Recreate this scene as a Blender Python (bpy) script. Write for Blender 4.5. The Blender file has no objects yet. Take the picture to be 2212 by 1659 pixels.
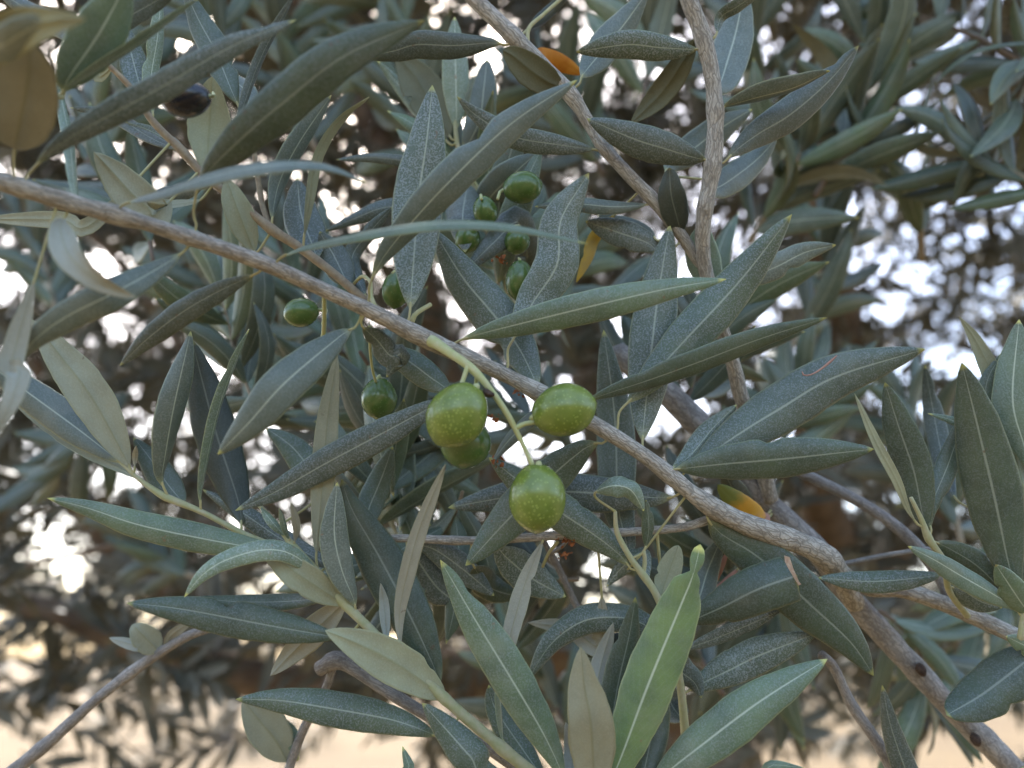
import bpy, math, random
import numpy as np
from mathutils import Vector, Matrix
from mathutils import noise as mnoise

random.seed(7)
rng = np.random.default_rng(11)
R = math.radians
sc = bpy.context.scene
col = sc.collection

# ------------------------------------------------------------------ camera, sky, sun
CAM = Vector((0.0, 0.0, 1.6))
PITCH = R(21.0)
cam_d = bpy.data.cameras.new('camera')
cam = bpy.data.objects.new('camera', cam_d)
col.objects.link(cam)
cam.location = CAM
cam.rotation_euler = (math.pi / 2 + PITCH, 0, 0)
cam_d.sensor_width = 9.8
cam_d.lens = 6.82
cam_d.clip_start = 0.01
cam_d.clip_end = 3000
cam_d.dof.use_dof = True
cam_d.dof.focus_distance = 0.201
cam_d.dof.aperture_fstop = 1.9
sc.camera = cam

SUN_EL, SUN_AZ = 48.0, 338.0        # degrees; azimuth measured clockwise from +Y
world = bpy.data.worlds.new('World')
sc.world = world
world.use_nodes = True
wn = world.node_tree.nodes
wl = world.node_tree.links
bg = wn.get('Background') or wn.new('ShaderNodeBackground')
sky = wn.new('ShaderNodeTexSky')
sky.sky_type = 'NISHITA'
sky.sun_disc = False
sky.sun_elevation = R(SUN_EL)
sky.sun_rotation = R(SUN_AZ)
sky.air_density = 1.0
sky.dust_density = 4.0
sky.ozone_density = 1.0
wl.new(sky.outputs[0], bg.inputs[0])
bg.inputs[1].default_value = 0.15
sun_d = bpy.data.lights.new('sun', 'SUN')
sun_d.energy = 2.0
sun_d.angle = R(0.6)
sun_d.color = (1.0, 0.96, 0.91)
sun = bpy.data.objects.new('sun', sun_d)
col.objects.link(sun)
sd = Vector((math.sin(R(SUN_AZ)) * math.cos(R(SUN_EL)), math.cos(R(SUN_AZ)) * math.cos(R(SUN_EL)), math.sin(R(SUN_EL))))
sun.rotation_euler = sd.to_track_quat('Z', 'Y').to_euler()
sc.view_settings.view_transform = 'Standard'
sc.view_settings.look = 'None'
sc.view_settings.exposure = 2.42
sc.view_settings.gamma = 1.0
sc.view_settings.use_curve_mapping = False
sc.render.engine = 'CYCLES'
sc.cycles.max_bounces = 6
sc.cycles.diffuse_bounces = 3
sc.cycles.glossy_bounces = 2
sc.cycles.transmission_bounces = 3
sc.cycles.use_denoising = True

# ------------------------------------------------------------------ helpers
FWD = Vector((0, math.cos(PITCH), math.sin(PITCH)))
UPV = Vector((0, -math.sin(PITCH), math.cos(PITCH)))
RGT = Vector((1, 0, 0))
FPX = 1540.0


def W(x, y, z):
    """a traced point: x, y on the photograph (2212 wide), z = distance in cm"""
    d = z * 0.01
    return CAM + FWD * d + RGT * ((x - 1106) / FPX * d) + UPV * (-(y - 829.5) / FPX * d)


def px(n, z):
    return n * z * 0.01 / FPX


def tag(o, label=None, cat=None, group=None, kind=None):
    if label: o['label'] = label
    if cat: o['category'] = cat
    if group: o['group'] = group
    if kind: o['kind'] = kind
    return o


def link_mesh(name, verts, faces, mats, parent=None, origin=None, fmats=None, uvs=None, smooth=True):
    org = Vector(origin) if origin is not None else Vector((0, 0, 0))
    me = bpy.data.meshes.new(name)
    me.from_pydata([tuple(Vector(v) - org) for v in verts], [], faces)
    for m in mats:
        me.materials.append(m)
    if fmats:
        me.polygons.foreach_set('material_index', fmats)
    if smooth:
        me.polygons.foreach_set('use_smooth', [True] * len(me.polygons))
    if uvs is not None:
        uvl = me.uv_layers.new(name='UVMap')
        idx = np.empty(len(me.loops), dtype=np.int32)
        me.loops.foreach_get('vertex_index', idx)
        uvl.data.foreach_set('uv', np.asarray(uvs, dtype=np.float32)[idx].ravel())
    me.update()
    o = bpy.data.objects.new(name, me)
    col.objects.link(o)
    if parent is not None:
        o.parent = parent
    else:
        o.location = org
    return o


def empty(name, loc):
    o = bpy.data.objects.new(name, None)
    o.empty_display_size = 0.01
    o.location = loc
    col.objects.link(o)
    return o


def spline(pts, n):
    """Catmull-Rom through 3D (or nD) points, evenly resampled to n points"""
    P = [np.array(p, float) for p in pts]
    if len(P) == 2:
        return [P[0] + (P[1] - P[0]) * i / (n - 1) for i in range(n)]
    Q = [2 * P[0] - P[1]] + P + [2 * P[-1] - P[-2]]
    out = []
    for i in range(1, len(Q) - 2):
        a, b, c, d = Q[i - 1:i + 3]
        for k in range(16):
            t = k / 16
            out.append(0.5 * ((2 * b) + (c - a) * t + (2 * a - 5 * b + 4 * c - d) * t * t + (3 * b - a - 3 * c + d) * t ** 3))
    out.append(P[-1])
    out = np.array(out)
    s = np.concatenate([[0], np.cumsum(np.linalg.norm(np.diff(out[:, :3], axis=0), axis=1))])
    tt = np.linspace(0, s[-1], n)
    return [np.array([np.interp(t, s, out[:, k]) for k in range(out.shape[1])]) for t in tt]


def tube(name, pts, radii, mats, parent, origin, seg=10, step=None, rough=0.0, cap=True, seed=0):
    """a tapered round tube through world points"""
    data = [list(p) + [r] for p, r in zip(pts, radii)]
    L = sum((Vector(pts[i + 1]) - Vector(pts[i])).length for i in range(len(pts) - 1))
    n = max(4, int(L / (step or 0.003)) + 2)
    n = min(n, 260)
    S = spline(data, n)
    C = [Vector(s[:3]) for s in S]
    verts, uvs, faces = [], [], []
    N = None
    acc = 0
    for i, c in enumerate(C):
        T = (C[min(i + 1, n - 1)] - C[max(i - 1, 0)]).normalized()
        if N is None:
            N = T.orthogonal().normalized()
        N = (N - T * N.dot(T)).normalized()
        B = T.cross(N)
        if i: acc += (c - C[i - 1]).length
        for k in range(seg + 1):
            a = 2 * math.pi * k / seg
            d = N * math.cos(a) + B * math.sin(a)
            r = S[i][3]
            if rough:
                r *= 1 + rough * 0.7 * mnoise.noise((c + d * r) * 150 + Vector((seed, 0, 0)))
            verts.append(c + d * r)
            uvs.append((k / seg, acc))
    w = seg + 1
    for i in range(n - 1):
        for k in range(seg):
            faces.append((i * w + k, i * w + k + 1, (i + 1) * w + k + 1, (i + 1) * w + k))
    if cap:
        for i, c in ((0, C[0]), (n - 1, C[-1])):
            T = (C[1] - C[0]).normalized() if i == 0 else (C[-1] - C[-2]).normalized()
            verts.append(c + T * S[i][3] * (0.6 if i else -0.6)); uvs.append((0.5, acc))
            vi = len(verts) - 1
            for k in range(seg):
                f = (i * w + k + 1, i * w + k, vi) if i == 0 else (i * w + k, i * w + k + 1, vi)
                faces.append(f)
    return link_mesh(name, verts, faces, mats, parent, origin, uvs=uvs)


# ------------------------------------------------------------------ materials
def new_mat(name):
    m = bpy.data.materials.new(name)
    m.use_nodes = True
    nt = m.node_tree
    b = nt.nodes['Principled BSDF']
    return m, nt, b


def nd(nt, typ, **kw):
    n = nt.nodes.new(typ)
    for k, v in kw.items():
        setattr(n, k, v)
    return n


def math_n(nt, op, a, b=None, clamp=False):
    n = nt.nodes.new('ShaderNodeMath'); n.operation = op; n.use_clamp = clamp
    for i, v in enumerate((a, b)):
        if v is None: continue
        if isinstance(v, (int, float)): n.inputs[i].default_value = v
        else: nt.links.new(v, n.inputs[i])
    return n.outputs[0]


def mix_c(nt, f, a, b, blend='MIX'):
    n = nt.nodes.new('ShaderNodeMix'); n.data_type = 'RGBA'; n.blend_type = blend
    for sock, v in ((n.inputs[0], f), (n.inputs[6], a), (n.inputs[7], b)):
        if isinstance(v, (int, float)): sock.default_value = v
        elif isinstance(v, tuple): sock.default_value = (*v, 1) if len(v) == 3 else v
        else: nt.links.new(v, sock)
    return n.outputs[2]


def ramp(nt, v, a, b):
    n = nt.nodes.new('ShaderNodeMapRange'); n.clamp = True
    n.inputs[1].default_value = a; n.inputs[2].default_value = b
    nt.links.new(v, n.inputs[0])
    return n.outputs[0]


def noise_n(nt, vec, scale, detail=3, rough=0.55):
    n = nt.nodes.new('ShaderNodeTexNoise')
    n.inputs['Scale'].default_value = scale
    n.inputs['Detail'].default_value = detail
    n.inputs['Roughness'].default_value = rough
    nt.links.new(vec, n.inputs['Vector'])
    return n.outputs['Fac']


def leaf_mat(name, under=False, green=(0.088, 0.142, 0.056)):
    """obj.color: R brightness, G greenness (or warmth below), B strength of the silvery scales"""
    m, nt, b = new_mat(name)
    tc = nd(nt, 'ShaderNodeTexCoord')
    oi = nd(nt, 'ShaderNodeObjectInfo')
    sep = nd(nt, 'ShaderNodeSeparateColor'); nt.links.new(oi.outputs['Color'], sep.inputs[0])
    uv = nd(nt, 'ShaderNodeSeparateXYZ'); nt.links.new(tc.outputs['UV'], uv.inputs[0])
    u, v = uv.outputs[0], uv.outputs[1]
    cu = math_n(nt, 'ABSOLUTE', math_n(nt, 'SUBTRACT', u, 0.5))          # 0 at the midrib, .5 at the edge
    obj = tc.outputs['Object']
    big = noise_n(nt, obj, 90, 3)
    fine = noise_n(nt, obj, 2100, 2, 0.75)
    mid = noise_n(nt, obj, 520, 3)
    if not under:
        base = mix_c(nt, sep.outputs[1], (0.088, 0.112, 0.094), green)
        base = mix_c(nt, ramp(nt, big, 0.38, 0.66), base, mix_c(nt, 0.5, base, (0.04, 0.06, 0.045)))
        scl = math_n(nt, 'MULTIPLY', math_n(nt, 'MULTIPLY', ramp(nt, fine, 0.47, 0.60), math_n(nt, 'ADD', math_n(nt, 'MULTIPLY', oi.outputs['Random'], 0.75), 0.65)), math_n(nt, 'MULTIPLY', sep.outputs[2], ramp(nt, noise_n(nt, obj, 300, 2), 0.18, 0.5)))
        base = mix_c(nt, scl, base, (0.19, 0.225, 0.215))
        rib = math_n(nt, 'SUBTRACT', 1.0, ramp(nt, cu, 0.009, 0.030))
        base = mix_c(nt, math_n(nt, 'MULTIPLY', rib, 0.66), base, (0.36, 0.41, 0.32))
        edge = ramp(nt, cu, 0.462, 0.492)
        base = mix_c(nt, math_n(nt, 'MULTIPLY', edge, 0.4), base, (0.30, 0.33, 0.17))
        tip = ramp(nt, v, 0.965, 0.985)
        base = mix_c(nt, math_n(nt, 'MULTIPLY', tip, 0.8), base, (0.42, 0.42, 0.12))
        foot = math_n(nt, 'SUBTRACT', 1.0, ramp(nt, v, 0.0, 0.07))
        base = mix_c(nt, math_n(nt, 'MULTIPLY', foot, 0.6), base, (0.30, 0.32, 0.15))
    else:
        base = mix_c(nt, sep.outputs[1], (0.32, 0.33, 0.275), (0.285, 0.305, 0.18))
        base = mix_c(nt, ramp(nt, big, 0.35, 0.7), base, mix_c(nt, 0.35, base, (0.16, 0.15, 0.09)))
        base = mix_c(nt, math_n(nt, 'MULTIPLY', ramp(nt, fine, 0.45, 0.7), 0.25), base, (0.42, 0.43, 0.34))
        rib = math_n(nt, 'SUBTRACT', 1.0, ramp(nt, cu, 0.012, 0.04))
        base = mix_c(nt, math_n(nt, 'MULTIPLY', rib, 0.35), base, (0.22, 0.22, 0.09))
        edge = ramp(nt, cu, 0.465, 0.49)
        base = mix_c(nt, math_n(nt, 'MULTIPLY', edge, 0.45), base, (0.40, 0.41, 0.22))
    offs = nd(nt, 'ShaderNodeVectorMath', operation='ADD'); nt.links.new(obj, offs.inputs[0]); nt.links.new(oi.outputs['Random'], offs.inputs[1])
    spot = ramp(nt, noise_n(nt, offs.outputs[0], 330, 3), 0.70, 0.76)
    base = mix_c(nt, math_n(nt, 'MULTIPLY', spot, 0.75), base, (0.13, 0.085, 0.05))
    pale = ramp(nt, noise_n(nt, offs.outputs[0], 75, 4), 0.52, 0.75)
    base = mix_c(nt, math_n(nt, 'MULTIPLY', pale, 0.3), base, (0.19, 0.20, 0.15))
    # fine side veins running forward from the midrib
    wv = nd(nt, 'ShaderNodeTexWave'); wv.inputs['Scale'].default_value = 1.0; wv.inputs['Distortion'].default_value = 1.2
    cmb = nd(nt, 'ShaderNodeCombineXYZ')
    nt.links.new(math_n(nt, 'ADD', math_n(nt, 'MULTIPLY', v, 5.5), math_n(nt, 'MULTIPLY', cu, -2.4)), cmb.inputs[0])
    nt.links.new(math_n(nt, 'MULTIPLY', u, 1.2), cmb.inputs[1])
    nt.links.new(cmb.outputs[0], wv.inputs['Vector'])
    base = mix_c(nt, math_n(nt, 'MULTIPLY', ramp(nt, wv.outputs['Fac'], 0.86, 1.0), 0.035 if not under else 0.05), base, (0.34, 0.37, 0.28))
    # leaf-to-leaf variation and the strength asked for by the leaf
    rnd = math_n(nt, 'MULTIPLY', math_n(nt, 'ADD', math_n(nt, 'MULTIPLY', oi.outputs['Random'], 0.22), 0.89), sep.outputs[0])
    vm = nd(nt, 'ShaderNodeVectorMath', operation='SCALE')
    nt.links.new(base, vm.inputs[0]); nt.links.new(rnd, vm.inputs['Scale'])
    nt.links.new(vm.outputs[0], b.inputs['Base Color'])
    b.inputs['Roughness'].default_value = 0.40 if not under else 0.8
    b.inputs['Specular IOR Level'].default_value = 0.5 if not under else 0.25
    bump = nd(nt, 'ShaderNodeBump'); bump.inputs['Strength'].default_value = 0.35; bump.inputs['Distance'].default_value = 0.0002
    nt.links.new(math_n(nt, 'ADD', fine, math_n(nt, 'MULTIPLY', mid, 1.5)), bump.inputs['Height'])
    nt.links.new(bump.outputs[0], b.inputs['Normal'])
    tr = nd(nt, 'ShaderNodeBsdfTranslucent')
    nt.links.new(mix_c(nt, 0.5, vm.outputs[0], (0.14, 0.19, 0.07)), tr.inputs[0])
    ms = nd(nt, 'ShaderNodeMixShader'); ms.inputs[0].default_value = 0.10
    out = nt.nodes['Material Output']
    nt.links.new(b.outputs[0], ms.inputs[1]); nt.links.new(tr.outputs[0], ms.inputs[2]); nt.links.new(ms.outputs[0], out.inputs[0])
    return m


def simple_mat(name, c1, c2, scale, rough=0.7, spec=0.3, bump=0.0, detail=4, trans=0.0):
    m, nt, b = new_mat(name)
    tc = nd(nt, 'ShaderNodeTexCoord')
    f = noise_n(nt, tc.outputs['Object'], scale, detail)
    c = mix_c(nt, ramp(nt, f, 0.35, 0.65), c1, c2)
    nt.links.new(c, b.inputs['Base Color'])
    b.inputs['Roughness'].default_value = rough
    b.inputs['Specular IOR Level'].default_value = spec
    if bump:
        bp = nd(nt, 'ShaderNodeBump'); bp.inputs['Strength'].default_value = 0.6; bp.inputs['Distance'].default_value = bump
        nt.links.new(f, bp.inputs['Height']); nt.links.new(bp.outputs[0], b.inputs['Normal'])
    if trans:
        tr = nd(nt, 'ShaderNodeBsdfTranslucent'); nt.links.new(c, tr.inputs[0])
        ms = nd(nt, 'ShaderNodeMixShader'); ms.inputs[0].default_value = trans
        nt.links.new(b.outputs[0], ms.inputs[1]); nt.links.new(tr.outputs[0], ms.inputs[2])
        nt.links.new(ms.outputs[0], nt.nodes['Material Output'].inputs[0])
    return m


def bark_mat(name, pale, dark, crack):
    m, nt, b = new_mat(name)
    tc = nd(nt, 'ShaderNodeTexCoord')
    mp = nd(nt, 'ShaderNodeMapping'); nt.links.new(tc.outputs['UV'], mp.inputs[0])
    mp.inputs['Scale'].default_value = (34, 420, 1)
    warp = nd(nt, 'ShaderNodeTexNoise'); warp.inputs['Scale'].default_value = 320; nt.links.new(tc.outputs['Object'], warp.inputs['Vector'])
    va = nd(nt, 'ShaderNodeVectorMath', operation='MULTIPLY_ADD')
    nt.links.new(warp.outputs['Color'], va.inputs[0]); va.inputs[1].default_value = (4, 2.2, 0); nt.links.new(mp.outputs[0], va.inputs[2])
    vo = nd(nt, 'ShaderNodeTexVoronoi'); vo.feature = 'DISTANCE_TO_EDGE'; vo.inputs['Scale'].default_value = 0.55
    nt.links.new(va.outputs[0], vo.inputs['Vector'])
    big = noise_n(nt, tc.outputs['Object'], 160, 4)
    fine = noise_n(nt, tc.outputs['Object'], 1500, 3)
    c = mix_c(nt, ramp(nt, big, 0.35, 0.65), pale, dark)
    c = mix_c(nt, math_n(nt, 'MULTIPLY', ramp(nt, fine, 0.45, 0.7), 0.4), c, tuple(min(1, k * 1.35) for k in pale))
    ck = math_n(nt, 'SUBTRACT', 1.0, ramp(nt, vo.outputs['Distance'], 0.02, 0.16))
    c = mix_c(nt, math_n(nt, 'MULTIPLY', ck, crack), c, tuple(k * 0.45 for k in dark))
    nt.links.new(c, b.inputs['Base Color'])
    b.inputs['Roughness'].default_value = 0.75
    b.inputs['Specular IOR Level'].default_value = 0.25
    bp = nd(nt, 'ShaderNodeBump'); bp.inputs['Strength'].default_value = 0.6; bp.inputs['Distance'].default_value = 0.0003
    nt.links.new(math_n(nt, 'SUBTRACT', fine, math_n(nt, 'MULTIPLY', ck, crack)), bp.inputs['Height'])
    nt.links.new(bp.outputs[0], b.inputs['Normal'])
    return m


def olive_mat(name, c_lo, c_hi, dots=0.35):
    m, nt, b = new_mat(name)
    tc = nd(nt, 'ShaderNodeTexCoord')
    oi = nd(nt, 'ShaderNodeObjectInfo')
    f = noise_n(nt, tc.outputs['Object'], 130, 3)
    c = mix_c(nt, ramp(nt, f, 0.32, 0.68), c_lo, c_hi)
    vo = nd(nt, 'ShaderNodeTexVoronoi'); vo.inputs['Scale'].default_value = 1100; nt.links.new(tc.outputs['Object'], vo.inputs['Vector'])
    dt = math_n(nt, 'SUBTRACT', 1.0, ramp(nt, vo.outputs['Distance'], 0.14, 0.32))
    c = mix_c(nt, math_n(nt, 'MULTIPLY', dt, dots), c, tuple(min(1, k * 1.9 + 0.04) for k in c_hi))
    bloom = noise_n(nt, tc.outputs['Object'], 240, 4)
    c = mix_c(nt, math_n(nt, 'MULTIPLY', ramp(nt, bloom, 0.45, 0.75), 0.07), c, (0.32, 0.40, 0.28))
    nt.links.new(c, b.inputs['Base Color'])
    rr = math_n(nt, 'ADD', math_n(nt, 'MULTIPLY', bloom, 0.2), 0.13)
    nt.links.new(rr, b.inputs['Roughness'])
    b.inputs['Specular IOR Level'].default_value = 0.55
    b.inputs['Coat Weight'].default_value = 0.12
    b.inputs['Coat Roughness'].default_value = 0.12
    b.inputs['Subsurface Weight'].default_value = 0.18
    b.inputs['Subsurface Radius'].default_value = (0.6, 1.0, 0.2)
    b.inputs['Subsurface Scale'].default_value = 0.0015
    bp = nd(nt, 'ShaderNodeBump'); bp.inputs['Strength'].default_value = 0.25; bp.inputs['Distance'].default_value = 0.0003
    nt.links.new(bloom, bp.inputs['Height']); nt.links.new(bp.outputs[0], b.inputs['Normal'])
    return m


M_TOP = leaf_mat('leaf upper side')
M_YOUNG = leaf_mat('young leaf upper side', green=(0.098, 0.150, 0.056))
M_UND = leaf_mat('leaf lower side', True)
M_BARK = bark_mat('olive twig bark', (0.46, 0.44, 0.38), (0.30, 0.275, 0.225), 0.65)
M_BARK2 = bark_mat('old grey bark', (0.34, 0.325, 0.30), (0.21, 0.195, 0.175), 0.5)
M_SHOOT = simple_mat('young shoot skin', (0.33, 0.35, 0.18), (0.40, 0.39, 0.25), 500, 0.6, 0.3, 0.0001)
M_STALK = simple_mat('leaf stalk skin', (0.34, 0.34, 0.15), (0.40, 0.37, 0.20), 600, 0.55, 0.3)
M_FRUITST = simple_mat('fruit stalk skin', (0.40, 0.44, 0.19), (0.46, 0.47, 0.26), 500, 0.5, 0.35, 0.0001)
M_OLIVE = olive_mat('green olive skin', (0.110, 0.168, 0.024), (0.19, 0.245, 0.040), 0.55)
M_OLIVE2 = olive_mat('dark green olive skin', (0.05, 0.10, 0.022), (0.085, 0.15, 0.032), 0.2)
M_OLIVEK = olive_mat('ripe black olive skin', (0.006, 0.006, 0.009), (0.012, 0.010, 0.015), 0.05)
M_SCAR = simple_mat('brown scar', (0.09, 0.062, 0.045), (0.04, 0.027, 0.02), 900, 0.8, 0.2, 0.0001)
M_DRY = simple_mat('dried blossom', (0.33, 0.13, 0.05), (0.18, 0.07, 0.03), 900, 0.8, 0.2, 0.0001)
M_ORANGE = simple_mat('orange withered leaf', (0.58, 0.22, 0.02), (0.70, 0.34, 0.05), 160, 0.6, 0.3, trans=0.3)
M_YELLOW = simple_mat('yellow withered leaf', (0.60, 0.42, 0.06), (0.50, 0.36, 0.10), 200, 0.6, 0.3, trans=0.3)
M_REDDISH = simple_mat('reddish withered leaf', (0.42, 0.22, 0.16), (0.50, 0.30, 0.22), 200, 0.7, 0.3, trans=0.2)
M_TWIG = simple_mat('tan twig skin', (0.30, 0.25, 0.16), (0.22, 0.17, 0.11), 500, 0.65, 0.3, 0.0001)
M_PATCH, nt_, b_ = new_mat('turning leaf, green to yellow to red')
tc_ = nd(nt_, 'ShaderNodeTexCoord'); sp_ = nd(nt_, 'ShaderNodeSeparateXYZ'); nt_.links.new(tc_.outputs['UV'], sp_.inputs[0])
wob_ = math_n(nt_, 'ADD', sp_.outputs[1], math_n(nt_, 'MULTIPLY', noise_n(nt_, tc_.outputs['Object'], 300, 3), 0.35))
c_ = mix_c(nt_, ramp(nt_, wob_, 0.45, 0.62), (0.42, 0.17, 0.12), (0.62, 0.33, 0.03))
c_ = mix_c(nt_, ramp(nt_, wob_, 0.78, 0.98), c_, (0.20, 0.24, 0.05))
nt_.links.new(c_, b_.inputs['Base Color']); b_.inputs['Roughness'].default_value = 0.6
M_WOUND = simple_mat('torn pale leaf edge', (0.66, 0.62, 0.58), (0.50, 0.38, 0.32), 900, 0.8, 0.2)
M_BGLEAF = simple_mat('far olive leaves', (0.066, 0.066, 0.045), (0.165, 0.158, 0.112), 14, 0.5, 0.4, trans=0.12)
M_BGTWIG = simple_mat('far twigs', (0.19, 0.145, 0.105), (0.10, 0.075, 0.055), 30, 0.8, 0.2)

# ------------------------------------------------------------------ leaf builder
KIND = {  # brightness, greenness, scales ; True when the underside faces us
    'g': (0.95, 0.10, 0.75, False), 'b': (1.45, 0.05, 0.35, False), 's': (1.15, 0.30, 1.0, False),
    'n': (1.55, 0.62, 0.35, False), 'k': (0.72, 0.55, 0.45, False), 'd': (0.5, 0.2, 0.3, False),
    'm': (1.0, 0.5, 0.6, False), 'p': (1.9, 0.4, 0.4, False), 'l': (1.95, 1.0, 0.12, False),
    'u': (1.12, 0.85, 0.5, True), 'U': (1.2, 0.5, 0.5, True), 'w': (1.15, 0.0, 0.5, True), 't': (0.5, 0.9, 0.3, True),
}
ACROSS = (-1, -0.86, -0.5, -0.10, 0, 0.10, 0.5, 0.86, 1)


def width_f(t):
    return max(0.0, math.sin(math.pi * t ** 0.94)) ** 0.72


def blade(path, hws, rolls, n, under, face, fold=0.22, curl=0.25, prof=None, thick=0.00028, wav=0.0, seed=0):
    """closed thin leaf blade along a path. path: world points; hws: real half widths factor; face: direction the shown side looks to"""
    S = spline([list(p) + [r] for p, r in zip(path, rolls)], n)
    C = [Vector(s[:3]) for s in S]
    top, und, uvs = [], [], []
    m = len(ACROSS)
    rb = random.Random(seed * 71 + 5)
    bite = (rb.uniform(.25, .9), rb.choice((-1, 1)), rb.uniform(.15, .5), rb.uniform(.02, .05)) if seed and rb.random() < .38 else None
    for i, c in enumerate(C):
        t = i / (n - 1)
        T = (C[min(i + 1, n - 1)] - C[max(i - 1, 0)]).normalized()
        F = (face - T * face.dot(T))
        if F.length < 1e-4: F = T.orthogonal()
        F.normalize()
        F = Matrix.Rotation(S[i][3], 3, T) @ F
        Wd = T.cross(F)
        if under:
            F = -F; Wd = -Wd
        f = (prof or width_f)(t)
        hw = hws * f
        if i in (0,): hw = hws * 0.05
        if i == n - 1: hw = hws * 0.012
        for a in ACROSS:
            aa = abs(a)
            z = -fold * hw * aa - curl * hw * max(0, aa - 0.55) ** 2 * 3
            if a == 0: z -= 0.025 * hws * min(1, f * 2)
            wz = wav * hws * math.sin(t * 9 + seed * 3 + (2 if a > 0 else 0)) * aa
            jag = 1 + 0.05 * mnoise.noise(Vector((t * 12, seed * 7.3, a * .5))) + 0.03 * mnoise.noise(Vector((t * 40, seed * 3.1, a)))
            if bite and a * bite[1] > 0:
                jag -= bite[2] * math.exp(-((t - bite[0]) / bite[3]) ** 2) * max(0, aa - .3) / .7
            p = c + Wd * (hw * a * jag) + F * (z + wz)
            top.append(p)
            th = thick * (0.4 + 0.6 * (1 - aa)) if aa < 1 else thick * 0.15
            if a == 0: th += 0.05 * hws * min(1, f * 1.5)
            und.append(p - F * th)
            uvs.append((0.5 + 0.5 * a, t))
    verts = top + und
    uvs = uvs + uvs
    nv = len(top)
    faces, fm = [], []
    for i in range(n - 1):
        for k in range(m - 1):
            a, b_, c_, d_ = i * m + k, i * m + k + 1, (i + 1) * m + k + 1, (i + 1) * m + k
            faces.append((a, b_, c_, d_)); fm.append(0)
            faces.append((nv + a, nv + d_, nv + c_, nv + b_)); fm.append(1)
        for k in (0, m - 1):
            a, d_ = i * m + k, (i + 1) * m + k
            f = (a, d_, nv + d_, nv + a) if k == 0 else (a, nv + a, nv + d_, d_)
            faces.append(f); fm.append(0)
    return verts, faces, fm, uvs


# ------------------------------------------------------------------ branches traced from the photograph
BR = {}


def near_on(br, x, y):
    P = BR[br]['pix']
    best = None
    for i in range(len(P) - 1):
        a, b = P[i], P[i + 1]
        d = (b[0] - a[0], b[1] - a[1])
        L2 = d[0] ** 2 + d[1] ** 2
        t = max(0, min(1, ((x - a[0]) * d[0] + (y - a[1]) * d[1]) / L2))
        q = [a[k] + (b[k] - a[k]) * t for k in range(4)]
        dd = (q[0] - x) ** 2 + (q[1] - y) ** 2
        if best is None or dd < best[0]: best = (dd, q)
    return math.sqrt(best[0]), best[1]


def branch(key, name, pts, mat, label, seg=14, cat='branch', group=None, rough=0.10, nodes=(), stem_name='stem', pname=None):
    """pts: (x, y, z cm, full width px)"""
    S = spline(pts, 40)
    base = W(*pts[0][:3])
    root = empty(name, base)
    tag(root, label, cat, group)
    BR[key] = dict(root=root, pix=[tuple(s) for s in S], base=base, mat=mat)
    pts3 = [W(s[0], s[1], s[2]) for s in S]
    rad = []
    for s in S:
        w = px(s[3], s[2]) / 2
        for (nx, ny, amt) in nodes:
            d = math.hypot(s[0] - nx, s[1] - ny)
            w *= 1 + amt * math.exp(-(d / 16) ** 2)
        rad.append(w)
    tube(stem_name, pts3, rad, [mat], root, base, seg=seg, rough=rough, step=0.0016, seed=len(BR) * 5)
    return root


def side_stem(key, pts, mat, name='side_twig', seg=8):
    b = BR[key]
    pts3 = [W(*p[:3]) for p in pts]
    o = tube(name, pts3, [px(p[3], p[2]) / 2 for p in pts], [mat], b['root'], b['base'], seg=seg, rough=0.08, step=0.0015)
    return o


LEAFN = 0


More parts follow.
